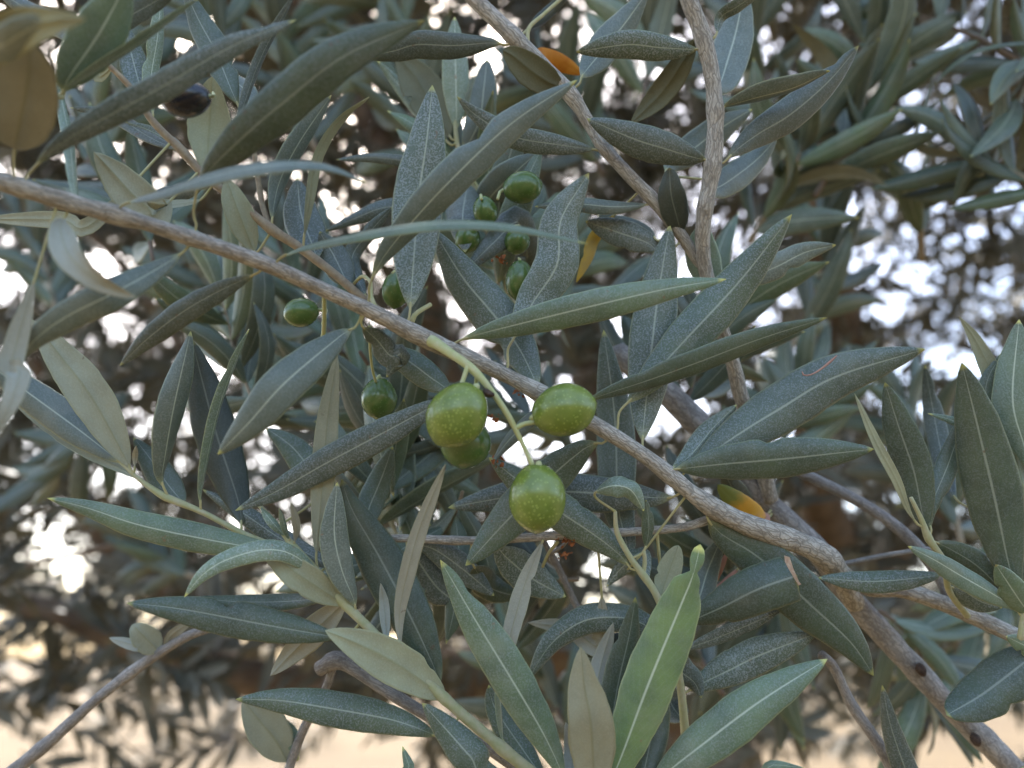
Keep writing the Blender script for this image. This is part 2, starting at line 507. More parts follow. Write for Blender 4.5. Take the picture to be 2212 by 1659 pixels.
def leaf(br, pts, hw, kind='s', dz=(0, 0), roll=None, pet=0.07, prof=None, label=None, mats=None, abs_z=None,
         fold=None, curl=0.25, n=26, wav=0.03, petw=5.5, name='leaf'):
    """pts: (x, y) base to tip on the photograph; dz: mm nearer(-)/farther(+) at the middle and at the tip"""
    global LEAFN
    LEAFN += 1
    rs = random.Random(LEAFN * 13)
    B = BR[br]
    dist, q = near_on(br, *pts[0][:2])
    zb = q[2] if abs_z is None else abs_z
    P = list(pts)
    full = [(q[0], q[1], q[2])]
    acc = [0]
    for i in range(1, len(P)):
        acc.append(acc[-1] + math.hypot(P[i][0] - P[i - 1][0], P[i][1] - P[i - 1][1]))
    for i, p in enumerate(P):
        t = acc[i] / acc[-1]
        if len(dz) == 2:
            m, e = dz
            off = 4 * t * (1 - t) * (m - e / 2) + t * e if True else 0
        z = zb + 0.1 * off + (0.1 * rs.uniform(-1, 1) if 0 < i else 0)
        full.append((p[0], p[1], z))
    if dist < 4: full.pop(1)
    S = spline([list(W(*p)) + [p[2]] for p in full], 48)
    L = len(S)
    # petiole part
    ip = max(2, int(L * pet) + 1)
    if dist >= 4:
        ip = max(ip, int(L * min(0.3, (dist + 6) / (acc[-1] + dist))) + 1)
    pet_pts = [Vector(s[:3]) for s in S[:ip + 2]]
    bl = [Vector(s[:3]) for s in S[ip:]]
    r = roll if roll is not None else (rs.uniform(-34, 34), rs.uniform(-34, 34))
    zmid = S[L // 2][3]
    c = math.cos(R(sum(r) / 2))
    hw3 = 0.965 * px(hw, zmid) / max(0.3, abs(c))
    K = KIND[kind]
    face = (CAM - bl[len(bl) // 2]).normalized()
    fd = fold if fold is not None else rs.uniform(0.08, 0.26)
    if K[3]: fd = fold if fold is not None else rs.uniform(0.02, 0.14)
    sub = bl[::max(1, len(bl) // 12)]
    if sub[-1] is not bl[-1]: sub.append(bl[-1])
    rolls = [R(r[0] + (r[1] - r[0]) * i / (len(sub) - 1)) for i in range(len(sub))]
    v, f, fm, uv = blade(sub, hw3, rolls, n, K[3], face, fd, curl, prof, wav=wav, seed=LEAFN)
    ms = mats or [M_TOP, M_UND]
    org = bl[0]
    # the leaf's own origin is its foot, so its texture differs from its neighbours'
    me_o = link_mesh(name, v, f, ms, None, org, fmats=fm, uvs=uv)
    me_o.parent = B['root']
    me_o.location = org - B['base']
    me_o.color = (K[0], K[1], K[2], 1)
    if label: me_o['label'] = label
    r0 = px(petw, q[2]) / 2
    o = tube('leaf_stalk', [p for p in pet_pts[::max(1, len(pet_pts) // 6)]] + [pet_pts[-1]],
             [r0 * 1.35] + [r0] * (len(pet_pts[::max(1, len(pet_pts) // 6)]) - 1) + [r0 * 0.75], [M_STALK], None, org, seg=7, step=0.0012)
    o.parent = me_o; o.location = (0, 0, 0)
    return me_o


def tree_prof_neck(t):            # bright leaf pinched below its tip
    if t < 0.84: return math.sin(math.pi * (t * 0.97) ** 0.94) ** 0.66
    w0 = math.sin(math.pi * (0.84 * 0.97) ** 0.94) ** 0.66
    if t < 0.895: return w0 + (0.12 - w0) * ((t - 0.84) / 0.055) ** 1.6
    return 0.12 + 0.15 * math.sin(math.pi * (t - 0.895) / 0.105)


def prof_blunt(t):
    return width_f(t * 0.62) if t < 0.985 else 0.9


def prof_round(t):
    return max(0, math.sin(math.pi * t ** 0.9)) ** 0.55

# ================================================================== THE TRACED BRANCHES
# ---- main branch with the fruit
branch('main', 'olive_branch',
       [(-70, 372, 15.2, 36), (40, 405, 15.6, 36), (150, 437, 16.0, 38), (300, 478, 16.5, 33), (420, 517, 16.9, 33), (560, 565, 17.4, 34),
        (690, 622, 18.0, 32), (820, 682, 18.5, 34), (930, 737, 18.9, 38), (1050, 790, 19.3, 33), (1170, 851, 19.6, 33), (1290, 920, 19.9, 33),
        (1400, 990, 20.1, 33), (1490, 1062, 20.3, 35), (1560, 1108, 20.5, 42), (1640, 1143, 20.8, 46), (1730, 1174, 21.2, 46), (1785, 1205, 21.7, 46), (1815, 1250, 22.5, 44), (1845, 1300, 23.6, 44)],
       M_BARK, 'sharp grey brown olive branch crossing diagonally and carrying the hanging olives', group=None, seg=20, rough=0.12,
       nodes=[(50, 405, .35), (140, 445, .2), (255, 468, .32), (425, 517, .32), (590, 585, .34), (790, 690, .3), (885, 700, .22), (935, 738, .32), (1165, 845, .3),
              (1300, 945, .28), (1435, 1018, .34), (1540, 1105, .3), (1620, 1140, .12), (1700, 1160, .2), (1790, 1205, .2)])
L = leaf
L('main', [(62, 375), (147, 300), (333, 197), (500, 100), (640, 42)], 31, 'g', (-4, 6), (15, -10), label='long dark leaf rising to the upper right')
L('main', [(424, 488), (418, 455), (438, 385), (520, 300), (620, 215), (745, 120), (918, 44)], 50, 'k', (-16, -8), (-10, 10), pet=0.16, wav=0.06,
  label='broad dark green leaf, out of focus')
L('main', [(256, 460), (270, 440), (367, 410), (467, 378), (583, 357), (700, 357), (795, 395)], 15, 'b', (-16, -12), (-56, -52), fold=0.12)
L('main', [(30, 395), (30, 330), (45, 250), (62, 160), (62, 88)], 64, 'w', (-12, -26), (5, -5), pet=0.22, prof=prof_round, label='broad tan leaf underside, strongly blurred')
L('main', [(143, 463), (128, 490), (150, 550), (205, 600), (292, 642)], 30, 'w', (-12, -10), (-30, 40), fold=0.4, wav=0.12, label='twisted dry silvery leaf')
L('main', [(400, 540), (340, 580), (247, 632), (150, 680), (85, 725), (27, 787)], 36, 'b', (-14, -10), (10, -5), pet=0.05)
L('main', [(28, 770), (42, 800), (22, 870), (-25, 965)], 24, 'w', (-6, -8), (10, 0), abs_z=15.2)
L('main', [(560, 587), (480, 625), (400, 670), (320, 730), (258, 790)], 28, 'g', (2, 10), (5, 15), pet=0.03)
L('main', [(768, 706), (740, 722), (617, 825), (540, 910), (470, 982)], 46, 'b', (-14, -12), (5, 12), pet=0.05, label='smooth blue grey leaf below the branch')
L('main', [(985, 852), (930, 880), (837, 930), (700, 1003), (600, 1060), (508, 1103)], 37, 'g', (2, 0), (10, 0), label='long dark leaf sloping to the lower left behind the olives')
L('main', [(588, 592), (597, 565), (640, 540), (737, 515), (870, 491), (970, 482), (1104, 489), (1270, 526)], 12, 'n', (-16, -18), (-56, -56), pet=0.08, fold=0.12,
  label='thin arched pale green leaf seen on edge')
L('main', [(884, 684), (890, 610), (904, 430), (922, 300), (934, 184)], 57, 's', (6, 10), (5, -8), pet=0.08)
L('main', [(797, 646), (800, 610), (830, 553), (887, 483), (970, 393), (1104, 267), (1247, 172)], 42, 'b', (-9, -4), (18, -12), pet=0.10,
  label='large grey leaf crossing over the upright one')
L('main', [(1097, 790), (1097, 755), (1110, 730), (1150, 655), (1204, 570), (1212, 475), (1272, 374)], 50, 's', (6, 10), (0, 12), pet=0.16, wav=0.08)
L('main', [(1162, 838), (1120, 750), (1060, 672), (1000, 600), (935, 495)], 52, 's', (10, 12), (8, -8), pet=0.04)
L('main', [(980, 743), (1020, 726), (1137, 696), (1304, 655), (1450, 622), (1569, 603)], 37, 'n', (-6, -4), (12, -15), pet=0.05, label='smooth grey green leaf reaching right')
L('main', [(1334, 925), (1338, 890), (1365, 860), (1475, 740), (1600, 605), (1711, 463)], 50, 'm', (3, 4), (-8, 10), pet=0.12)
L('main', [(1232, 880), (1304, 853), (1400, 822), (1508, 783), (1640, 733), (1787, 686)], 28, 'm', (-4, -4), (28, 16), pet=0.08)
L('main', [(1480, 1020), (1520, 990), (1600, 935), (1690, 880), (1808, 813), (2000, 754)], 57, 's', (6, 10), (-6, 10), pet=0.03, label='largest leaf on the right, torn on its upper edge')
L('main', [(1430, 1016), (1475, 1012), (1560, 1003), (1708, 990), (1888, 970)], 46, 'm', (-4, -6), (18, 8), pet=0.05)
L('main', [(1445, 1015), (1490, 985), (1540, 925), (1592, 874)], 26, 's', (6, 10), (10, 0), pet=0.05)
L('main', [(1304, 957), (1272, 963), (1190, 1030), (1090, 1130), (1006, 1222)], 49, 'm', (4, 2), (-6, 8), pet=0.05)
L('main', [(1468, 1066), (1434, 1076), (1330, 1068), (1180, 1062), (1060, 1080), (968, 1097)], 45, 'g', (12, 14), (10, -4), pet=0.05)
L('main', [(1528, 1118), (1560, 1155), (1640, 1205), (1758, 1313), (1840, 1390), (1888, 1460)], 58, 'k', (3, 4), (6, -8), pet=0.03, label='dark speckled leaf hanging under the branch')
L('main', [(1352, 1235), (1355, 1180), (1335, 1090), (1328, 900), (1304, 712)], 45, 's', (14, 18), (-5, 5), abs_z=20.8, pet=0.05)
L('main', [(1392, 985), (1388, 950), (1402, 810), (1420, 650), (1447, 485)], 52, 's', (8, 12), (8, -5), pet=0.05, label='tall pale speckled leaf behind the branch')
L('main', [(780, 700), (815, 735), (845, 770), (870, 765), (835, 815)], 28, 'g', (6, 8), (20, -30), pet=0.05)
L('main', [(985, 842), (940, 822), (890, 785), (820, 740)], 33, 'm', (8, 10), (5, 10), pet=0.03)
L('main', [(1210, 880), (1160, 895), (1100, 950), (1062, 1000)], 16, 'b', (8, 10), (20, 30), pet=0.04)

# fruit stalk: a part of the branch, its side stalks beneath it
B = BR['main']
fs = tube('fruit_stalk', [W(922, 733, 18.95), W(940, 741, 18.62), W(975, 764, 18.25), W(1020, 797, 18.0), W(1060, 842, 17.9), W(1095, 893, 17.9), W(1115, 930, 17.95), W(1135, 972, 17.9), W(1150, 1005, 17.8)],
          [px(w, 18) / 2 for w in (34, 26, 20, 19, 15, 13, 12, 10.5, 11)], [M_FRUITST], B['root'], B['base'], seg=14, rough=0.14, step=0.001)


def sub_tube(parent, base, name, pts, mat, seg=8):
    return tube(name, [W(*p[:3]) for p in pts], [px(p[3], p[2]) / 2 for p in pts], [mat], parent, base, seg=seg, rough=0.08, step=0.001)


sub_tube(fs, B['base'], 'side_stalk', [(1012, 788, 18.0, 12), (1003, 812, 17.9, 10), (995, 838, 17.8, 9)], M_FRUITST)
sub_tube(fs, B['base'], 'side_stalk', [(1114, 925, 17.95, 12), (1132, 916, 18.0, 11), (1156, 912, 18.1, 11)], M_FRUITST)
sub_tube(fs, B['base'], 'side_stalk', [(1030, 815, 18.1, 10), (1022, 880, 18.6, 8), (1012, 925, 18.8, 8)], M_FRUITST)
sub_tube(fs, B['base'], 'stalk_scar', [(1048, 845, 17.7, 14), (1056, 851, 17.6, 17), (1066, 853, 17.65, 9)], M_SCAR)
# stalks of the smaller fruit behind
side_stem('main', [(812, 668, 18.5, 11), (802, 640, 18.9, 9), (800, 610, 19.5, 8), (783, 597, 20.2, 8), (765, 612, 20.8, 7)], M_STALK)
side_stem('main', [(700, 635, 18.2, 9), (700, 700, 19.2, 10), (693, 735, 19.6, 9), (655, 775, 20, 8)], M_FRUITST)
side_stem('main', [(697, 700, 19.4, 7), (704, 668, 20.6, 6), (690, 672, 21.4, 6)], M_FRUITST)
side_stem('main', [(799, 705, 18.8, 8), (800, 760, 19.6, 7), (805, 800, 20.2, 6), (812, 825, 20.6, 6)], M_FRUITST)
side_stem('main', [(888, 700, 18.85, 13), (898, 678, 18.9, 11), (930, 658, 19.3, 10)], M_STALK)

# ---- left lower shoot
branch('s1', 'olive_shoot',
       [(560, 1092, 19.9, 9), (595, 1130, 19.9, 11), (633, 1179, 19.8, 14), (680, 1229, 19.7, 16), (737, 1296, 19.6, 19), (780, 1340, 19.6, 20), (831, 1389, 19.6, 18),
        (900, 1452, 19.7, 18), (960, 1509, 19.8, 22), (1021, 1563, 19.9, 23), (1087, 1619, 20.0, 24), (1150, 1670, 20.2, 26), (1230, 1740, 20.6, 27)],
       M_SHOOT, 'pale green young olive shoot running from the lower centre up to the left', rough=0.1,
       nodes=[(737, 1300, .35), (831, 1392, .1), (960, 1509, .25), (1090, 1620, .3), (640, 1185, .2)])
side_stem('s1', [(262, 1000, 20.4, 7), (300, 1035, 20.4, 9), (350, 1070, 20.4, 16), (385, 1085, 20.4, 15), (440, 1108, 20.4, 12), (520, 1150, 20.4, 12), (600, 1185, 20.3, 13), (690, 1238, 19.9, 13)], M_SHOOT)
BR['s1a'] = dict(root=BR['s1']['root'], base=BR['s1']['base'],
                 pix=[tuple(s) for s in spline([(262, 1000, 20.4, 7), (300, 1035, 20.4, 9), (350, 1070, 20.4, 13), (440, 1108, 20.4, 12), (520, 1150, 20.4, 12), (600, 1185, 20.3, 13), (690, 1238, 19.9, 13)], 24)])
L('s1a', [(288, 1020), (270, 990), (200, 863), (127, 766), (66, 690)], 43, 'U', (-2, -6), (0, 8), pet=0.03)
L('s1a', [(273, 1010), (240, 983), (167, 926), (67, 853), (-60, 760)], 38, 'b', (6, 8), (8, -8), pet=0.03)
L('s1a', [(310, 1040), (270, 1020), (150, 955), (75, 905), (30, 872)], 16, 'U', (10, 12), (40, 40), pet=0.03)
L('s1a', [(290, 1018), (291, 990), (294, 962)], 6, 'w', (0, -2), (0, 0), n=8, name='leaf_bud')
L('s1a', [(403, 1090), (365, 1050), (320, 985), (288, 945)], 31, 'k', (9, 12), (0, 10), pet=0.03)
L('s1a', [(365, 1078), (350, 1040), (356, 990), (374, 886), (392, 803), (412, 716)], 31, 'b', (-4, -2), (48, -20), pet=0.08, fold=0.5, wav=0.08, label='silvery leaf with its margin rolled in')
L('s1a', [(522, 1150), (515, 1085), (468, 940), (436, 820), (414, 734)], 47, 'd', (8, 10), (8, -5), pet=0.03)
L('s1a', [(433, 1105), (436, 1050), (467, 903), (500, 803), (538, 711)], 11, 'p', (-4, -4), (64, 60), pet=0.03)
L('s1', [(640, 1200), (560, 1185), (450, 1166), (300, 1134), (190, 1098), (101, 1076)], 33, 'n', (-2, -4), (5, -5), pet=0.03)
L('s1', [(700, 1258), (633, 1199), (567, 1188), (483, 1212), (433, 1246), (398, 1290)], 24, 'p', (-12, -14), (15, 5), pet=0.03)
L('s1', [(752, 1316), (735, 1300), (650, 1245), (600, 1210), (560, 1192)], 34, 'u', (-4, -4), (-10, 0), pet=0.03)
L('s1', [(720, 1292), (693, 1293), (600, 1300), (500, 1299), (418, 1290)], 19, 'k', (8, 8), (18, 10), pet=0.03)
L('s1', [(745, 1378), (700, 1372), (600, 1355), (433, 1323), (350, 1310), (273, 1303)], 40, 'k', (-2, -4), (-5, 5), pet=0.02, label='dark green leaf pointing left')
L('s1', [(760, 1290), (735, 1310), (650, 1393), (584, 1460)], 33, 'w', (10, 12), (0, 10), pet=0.03)
L('s1', [(962, 1520), (950, 1500), (854, 1433), (771, 1390), (702, 1362)], 46, 'u', (-6, -12), (5, -5), pet=0.02, fold=0.05, label='tan green leaf underside')
L('s1', [(955, 1590), (900, 1572), (837, 1553), (700, 1528), (600, 1513), (509, 1511)], 38, 'm', (-2, -4), (5, -5), pet=0.02)
L('s1', [(951, 1500), (945, 1460), (887, 1333), (821, 1206), (760, 1100), (738, 1035)], 52, 'k', (6, 8), (-6, 6), pet=0.02, label='long dark green leaf standing up')
L('s1', [(872, 1420), (864, 1396), (861, 1323), (881, 1223), (911, 1123), (962, 1003)], 19, 'w', (-6, -8), (50, 30), pet=0.06)
L('s1', [(768, 1318), (762, 1290), (738, 1230), (722, 1150), (728, 1042)], 33, 'b', (-3, -2), (25, -10), pet=0.06)
L('s1', [(690, 1236), (683, 1200), (690, 1120), (700, 1000), (708, 900), (728, 762)], 27, 'U', (2, 3), (0, 5), pet=0.08)
L('s1', [(627, 1172), (616, 1140), (603, 1098)], 7, 'p', (-4, -8), (40, 30), n=8, name='leaf_bud')
L('s1', [(636, 1178), (640, 1140), (628, 1085)], 9, 'w', (-4, -8), (20, 20), n=8, name='leaf_bud')
L('s1', [(618, 1165), (590, 1130), (562, 1095)], 10, 'p', (-2, -2), (20, 20), n=8, name='leaf_bud')
L('s1', [(735, 1240), (690, 1210), (600, 1160), (520, 1105), (437, 1057)], 24, 'g', (10, 12), (0, 10), pet=0.03)
L('s1a', [(775, 1150), (800, 1090), (825, 1030), (848, 965)], 31, 'm', (8, 10), (10, 0), abs_z=21, pet=0.03)
L('s1', [(700, 1060), (660, 1000), (625, 960), (574, 924)], 34, 'm', (8, 10), (0, 8), abs_z=21.5, pet=0.03)
L('s1', [(1090, 1625), (1086, 1590), (1080, 1500), (1078, 1440)], 7, 'p', (2, 2), (62, 62), pet=0.1)
L('s1', [(1180, 1690), (1130, 1620), (1070, 1530), (1056, 1480)], 30, 'm', (8, 10), (20, 10), pet=0.03)
L('s1', [(835, 1395), (832, 1350), (828, 1300), (822, 1260)], 12, 'w', (5, 6), (20, 20), pet=0.03)

# ---- leaves at the bottom: tip of a shoot rising from below the picture
branch('s2', 'olive_shoot', [(1330, 1900, 19.2, 22), (1300, 1800, 19.1, 20), (1290, 1760, 19.0, 16), (1300, 1735, 19.0, 12)], M_SHOOT,
       'pale shoot at the bottom edge with upright leaves, one of them bright green', rough=0.1)
L('s2', [(1230, 1700), (1210, 1660), (1171, 1580), (1104, 1466), (1027, 1340), (951, 1210)], 47, 'n', (-2, 0), (5, -8), pet=0.02, label='long smooth green leaf standing diagonally')
L('s2', [(1060, 1690), (1020, 1640), (970, 1583), (912, 1519)], 40, 'm', (0, 2), (10, -8), pet=0.02)
L('s2', [(905, 1710), (885, 1660), (869, 1612)], 26, 'n', (0, 2), (0, 0), pet=0.02)
L('s2', [(1290, 1740), (1283, 1670), (1276, 1560), (1262, 1480), (1255, 1398)], 52, 'U', (-6, -10), (4, -4), pet=0.02, fold=0.04, label='pale tan leaf underside in front')
L('s2', [(1300, 1730), (1340, 1640), (1400, 1480), (1470, 1310), (1498, 1240), (1513, 1176)], 58, 'l', (-2, -4), (-8, 6), pet=0.02, prof=tree_prof_neck, n=60, mats=[M_YOUNG, M_UND], label='bright yellow green leaf pinched below its tip')
L('s2', [(1300, 1740), (1316, 1600), (1335, 1480), (1360, 1370), (1373, 1290)], 36, 'k', (8, 10), (0, 10), pet=0.02)
L('s2', [(1370, 1740), (1395, 1650), (1415, 1540), (1425, 1430)], 36, 'k', (8, 12), (-8, 0), pet=0.02)
L('s2', [(1390, 1720), (1440, 1670), (1508, 1616), (1641, 1516), (1787, 1424)], 49, 'n', (-2, 0), (-6, 6), pet=0.02, label='pale green leaf rising to the right at the bottom')
L('s2', [(1270, 1640), (1282, 1520), (1300, 1430), (1325, 1345)], 26, 'w', (12, 14), (10, 0), pet=0.02)
L('s2', [(1240, 1700), (1236, 1620), (1222, 1560)], 20, 'w', (10, 12), (10, 0), pet=0.02)
L('s2', [(1620, 1700), (1660, 1655), (1740, 1660)], 14, 'n', (0, 2), (0, 0), pet=0.02)

# ---- horizontal grey twig under the fruit
branch('b2', 'olive_twig', [(700, 1168, 21.4, 13), (870, 1163, 21.3, 17), (1000, 1168, 21.1, 18), (1110, 1163, 21.0, 19), (1250, 1154, 20.9, 18), (1380, 1148, 20.9, 18), (1480, 1138, 20.9, 19), (1545, 1118, 20.8, 22)],
       M_BARK, 'thin grey twig running level below the lowest hanging olive', rough=0.12, nodes=[(975, 1165, .2), (1290, 1152, .15)])
L('b2', [(890, 1172), (940, 1188), (1000, 1230), (1068, 1287)], 31, 'g', (4, 6), (8, -8), pet=0.04)
L('b2', [(880, 1180), (905, 1215), (945, 1270), (1000, 1312)], 44, 'g', (8, 10), (4, 8), pet=0.03)
L('b2', [(1070, 1170), (1090, 1200), (1150, 1250), (1222, 1289)], 41, 's', (4, 5), (5, -5), pet=0.03)
L('b2', [(1020, 1215), (1060, 1270), (1125, 1290)], 33, 'k', (12, 14), (0, 5), pet=0.03, abs_z=21.4)
L('b2', [(1176, 1157), (1168, 1180), (1137, 1256), (1112, 1340), (1098, 1400), (1090, 1470)], 21, 'w', (-6, -6), (22, 10), pet=0.04, label='narrow pale leaf hanging straight down')
L('b2', [(1440, 1380), (1390, 1348), (1337, 1334), (1260, 1342), (1190, 1392), (1140, 1470)], 33, 's', (2, 2), (10, -15), pet=0.03, abs_z=20.8, fold=0.35)
L('b2', [(1300, 1385), (1240, 1362), (1190, 1350), (1140, 1345)], 24, 'w', (6, 8), (10, -15), pet=0.03, abs_z=21.4)
L('b2', [(1440, 1420), (1380, 1400), (1320, 1395), (1260, 1420)], 38, 'd', (6, 8), (10, -15), pet=0.03, abs_z=21.8)
side_stem('b2', [(1205, 1170, 21.0, 8), (1185, 1195, 21.2, 7), (1172, 1225, 21.4, 7)], M_STALK)

# small shoot right of the lowest olive
branch('s3', 'olive_shoot', [(1329, 1105, 20.0, 8), (1333, 1150, 20.1, 11), (1362, 1205, 20.2, 13), (1395, 1250, 20.3, 15), (1420, 1290, 20.3, 16), (1455, 1380, 20.6, 16), (1470, 1480, 20.9, 17), (1480, 1580, 21.1, 20), (1490, 1720, 21.4, 22)],
       M_SHOOT, 'slender pale shoot with a curled leaf right of the lowest olive', rough=0.1, nodes=[(1390, 1245, .25)])
side_stem('s3', [(1388, 1245, 20.3, 11), (1393, 1215, 20.3, 10), (1391, 1190, 20.2, 8)], M_SHOOT)
L('s3', [(1366, 1232), (1345, 1205), (1290, 1160), (1180, 1085), (1056, 988)], 43, 'm', (3, 4), (-8, 5), pet=0.04)
L('s3', [(1284, 1070), (1318, 1050), (1362, 1058), (1391, 1104)], 24, 'p', (-6, -4), (-25, 10), pet=0.05, fold=0.4, label='small curled pale leaf')
L('s3', [(1391, 1190), (1402, 1140), (1396, 1080)], 14, 'm', (-2, -4), (35, 25), pet=0.05)
L('s3', [(1425, 1300), (1440, 1250), (1466, 1178)], 27, 'u', (2, 4), (0, 0), pet=0.05, prof=prof_round)
L('s3', [(1400, 1262), (1385, 1195), (1340, 1230), (1311, 1267)], 20, 's', (4, 6), (20, 0), pet=0.03)
L('s3', [(1462, 1405), (1500, 1396), (1590, 1362), (1690, 1318)], 17, 'g', (4, 6), (30, 20), pet=0.05)
L('s3', [(1480, 1362), (1500, 1340), (1560, 1312), (1640, 1272), (1722, 1243)], 52, 'k', (-8, -10), (10, -6), pet=0.03, prof=prof_blunt, label='dark leaf torn off short, dry pale edge')
L('s3', [(1475, 1500), (1518, 1476), (1580, 1446), (1641, 1416), (1765, 1368)], 39, 's', (4, 4), (15, 5), pet=0.05)
L('s3', [(1450, 1380), (1462, 1440), (1500, 1475), (1515, 1508)], 32, 'g', (2, 0), (0, 20), pet=0.04)
L('s3', [(1440, 1330), (1500, 1310), (1530, 1230), (1560, 1160)], 34, 'b', (14, 16), (0, 20), pet=0.04)
L('s3', [(1480, 1560), (1450, 1520), (1436, 1470)], 30, 'g', (8, 8), (0, 20), pet=0.04)

# ---- upright branch in the upper right
branch('b6', 'olive_branch', [(1462, -90, 20.2, 36), (1488, 0, 20.3, 36), (1512, 60, 20.4, 37), (1536, 150, 20.5, 34), (1545, 250, 20.6, 35), (1541, 350, 20.7, 36), (1522, 460, 20.9, 33),
                              (1520, 560, 21.4, 30), (1550, 680, 22.0, 29), (1582, 780, 22.5, 31), (1605, 870, 23.0, 32), (1640, 990, 23.6, 34), (1665, 1080, 23.9, 34)],
       M_BARK, 'upright brown olive branch in the upper right with leaves on both sides', seg=18, rough=0.14,
       nodes=[(1512, 100, .2), (1552, 75, .1), (1545, 232, .2), (1541, 350, .2), (1525, 460, .15)])
L('b6', [(1515, 105), (1487, 106), (1420, 102), (1354, 96), (1245, 112)], 31, 's', (-3, -4), (12, -12), pet=0.06)
L('b6', [(1535, 345), (1503, 341), (1440, 322), (1370, 300), (1268, 256)], 38, 'g', (-3, -4), (-8, 12), pet=0.06)
L('b6', [(1548, 235), (1575, 228), (1640, 210), (1715, 190), (1793, 153)], 20, 'b', (-4, -6), (45, 50), pet=0.05, fold=0.4, label='narrow leaf showing part of its brown underside')
L('b6', [(1561, 352), (1588, 326), (1640, 288), (1708, 247), (1791, 175), (1856, 98)], 37, 'g', (3, 5), (6, 14), pet=0.07, label='long dark leaf rising to the right')
L('b6', [(1545, 78), (1558, 37), (1591, 15), (1660, -30)], 15, 's', (0, -2), (30, 20), pet=0.1)
L('b6', [(1556, 178), (1572, 130), (1592, 60), (1608, -30)], 46, 'b', (10, 12), (10, -5), pet=0.03, abs_z=21.6)
L('b6', [(1438, 372), (1500, 320), (1560, 275), (1625, 235)], 36, 'b', (8, 10), (10, -5), pet=0.03, abs_z=22.0)
L('b6', [(1550, 405), (1590, 380), (1640, 340), (1680, 295)], 33, 'b', (8, 10), (-5, 8), pet=0.03, abs_z=22.0)
L('b6', [(1505, 75), (1480, 125), (1430, 200), (1362, 268)], 29, 't', (10, 12), (-10, 10), pet=0.04)
L('b6', [(1555, 625), (1600, 608), (1680, 575), (1740, 545), (1806, 529)], 29, 'b', (2, 3), (8, 10), pet=0.04)
L('b6', [(1522, 640), (1530, 600), (1515, 540), (1517, 478)], 38, 'p', (-3, -4), (10, -10), pet=0.03)

# ---- diagonal branch from the top
branch('b7', 'olive_branch', [(985, -60, 21.2, 34), (1027, 0, 21.2, 34), (1104, 73, 21.2, 34), (1171, 140, 21.2, 32), (1237, 210, 21.2, 30), (1304, 316, 21.3, 28), (1365, 385, 21.3, 27), (1421, 443, 21.4, 27), (1480, 520, 21.6, 26), (1530, 600, 21.8, 24)],
       M_BARK, 'straight grey brown branch entering from the top edge and slanting to the right', seg=16, rough=0.12,
       nodes=[(1100, 80, .2), (1235, 205, .2), (1300, 320, .2), (1400, 430, .15)])
L('b7', [(1472, 512), (1464, 475), (1450, 420), (1446, 362)], 32, 'd', (-6, -8), (10, -10), pet=0.05, prof=prof_round, label='short very dark rounded leaf')
L('b7', [(1095, 97), (1065, 92), (980, 98), (900, 96), (850, 110), (770, 124)], 30, 'g', (-2, -4), (12, -8), pet=0.06)
L('b7', [(1215, 190), (1190, 180), (1150, 155), (1110, 122), (1086, 108)], 35, 't', (-6, -6), (0, 0), pet=0.03, prof=prof_round, label='short brown leaf underside by the branch')
L('b7', [(1298, 325), (1280, 322), (1204, 312), (1110, 295), (1030, 250), (987, 208)], 27, 'g', (-3, -4), (10, -15), pet=0.05)
L('b7', [(1252, 180), (1260, 160), (1305, 105), (1350, 50), (1400, -20)], 37, 'b', (8, 10), (10, 0), pet=0.04)
L('b7', [(1405, 440), (1385, 443), (1320, 446), (1240, 440), (1155, 446)], 17, 'b', (2, 3), (25, 10), pet=0.04)
L('b7', [(1430, 550), (1400, 525), (1330, 500), (1265, 478)], 33, 'g', (4, 5), (10, 0), pet=0.03)
L('b7', [(1425, 520), (1400, 500), (1340, 478), (1290, 465)], 15, 'b', (8, 9), (10, 0), pet=0.03)
side_stem('b7', [(1140, 95, 21.1, 9), (1143, 60, 21.3, 9), (1175, 30, 21.6, 8), (1220, -10, 22, 8)], M_STALK)
L('b7', [(1143, 60), (1190, 25), (1240, -25)], 14, 'd', (8, 9), (40, 30), pet=0.03, abs_z=21.8)

# ---- brown twig upper left behind the main branch
branch('b8', 'olive_twig', [(205, 105, 19.6, 9), (227, 133, 19.7, 11), (283, 190, 19.9, 13), (330, 262, 20.1, 16), (400, 333, 20.3, 18), (440, 378, 20.4, 18), (500, 425, 20.5, 18), (583, 493, 20.6, 21), (640, 530, 20.7, 20), (720, 590, 20.7, 19), (790, 650, 20.6, 19), (860, 700, 20.4, 20)],
       M_TWIG, 'tan twig in the upper left running behind the main branch', rough=0.1, nodes=[(400, 333, .2), (583, 493, .2)])
side_stem('b8', [(583, 493, 20.6, 12), (566, 440, 20.9, 12), (556, 380, 21.0, 12), (545, 310, 21.0, 11), (520, 240, 20.9, 10), (530, 190, 20.9, 8)], M_TWIG)
BR['b8b'] = dict(root=BR['b8']['root'], base=BR['b8']['base'], pix=[tuple(q) for q in spline([(583, 493, 20.6, 12), (566, 440, 20.9, 12), (556, 380, 21.0, 12), (545, 310, 21.0, 11), (520, 240, 20.9, 10), (530, 190, 20.9, 8)], 24)])
L('b8', [(445, 378), (447, 350), (452, 270), (458, 165)], 45, 'u', (2, -2), (0, 5), pet=0.03, label='tan leaf underside beside the black olive')
L('b8', [(555, 545), (545, 535), (512, 452), (488, 384)], 31, 'u', (-3, -4), (10, 10), pet=0.06)
L('b8', [(588, 490), (588, 470), (603, 395), (645, 310), (716, 205)], 23, 'b', (2, 2), (40, 20), pet=0.06)
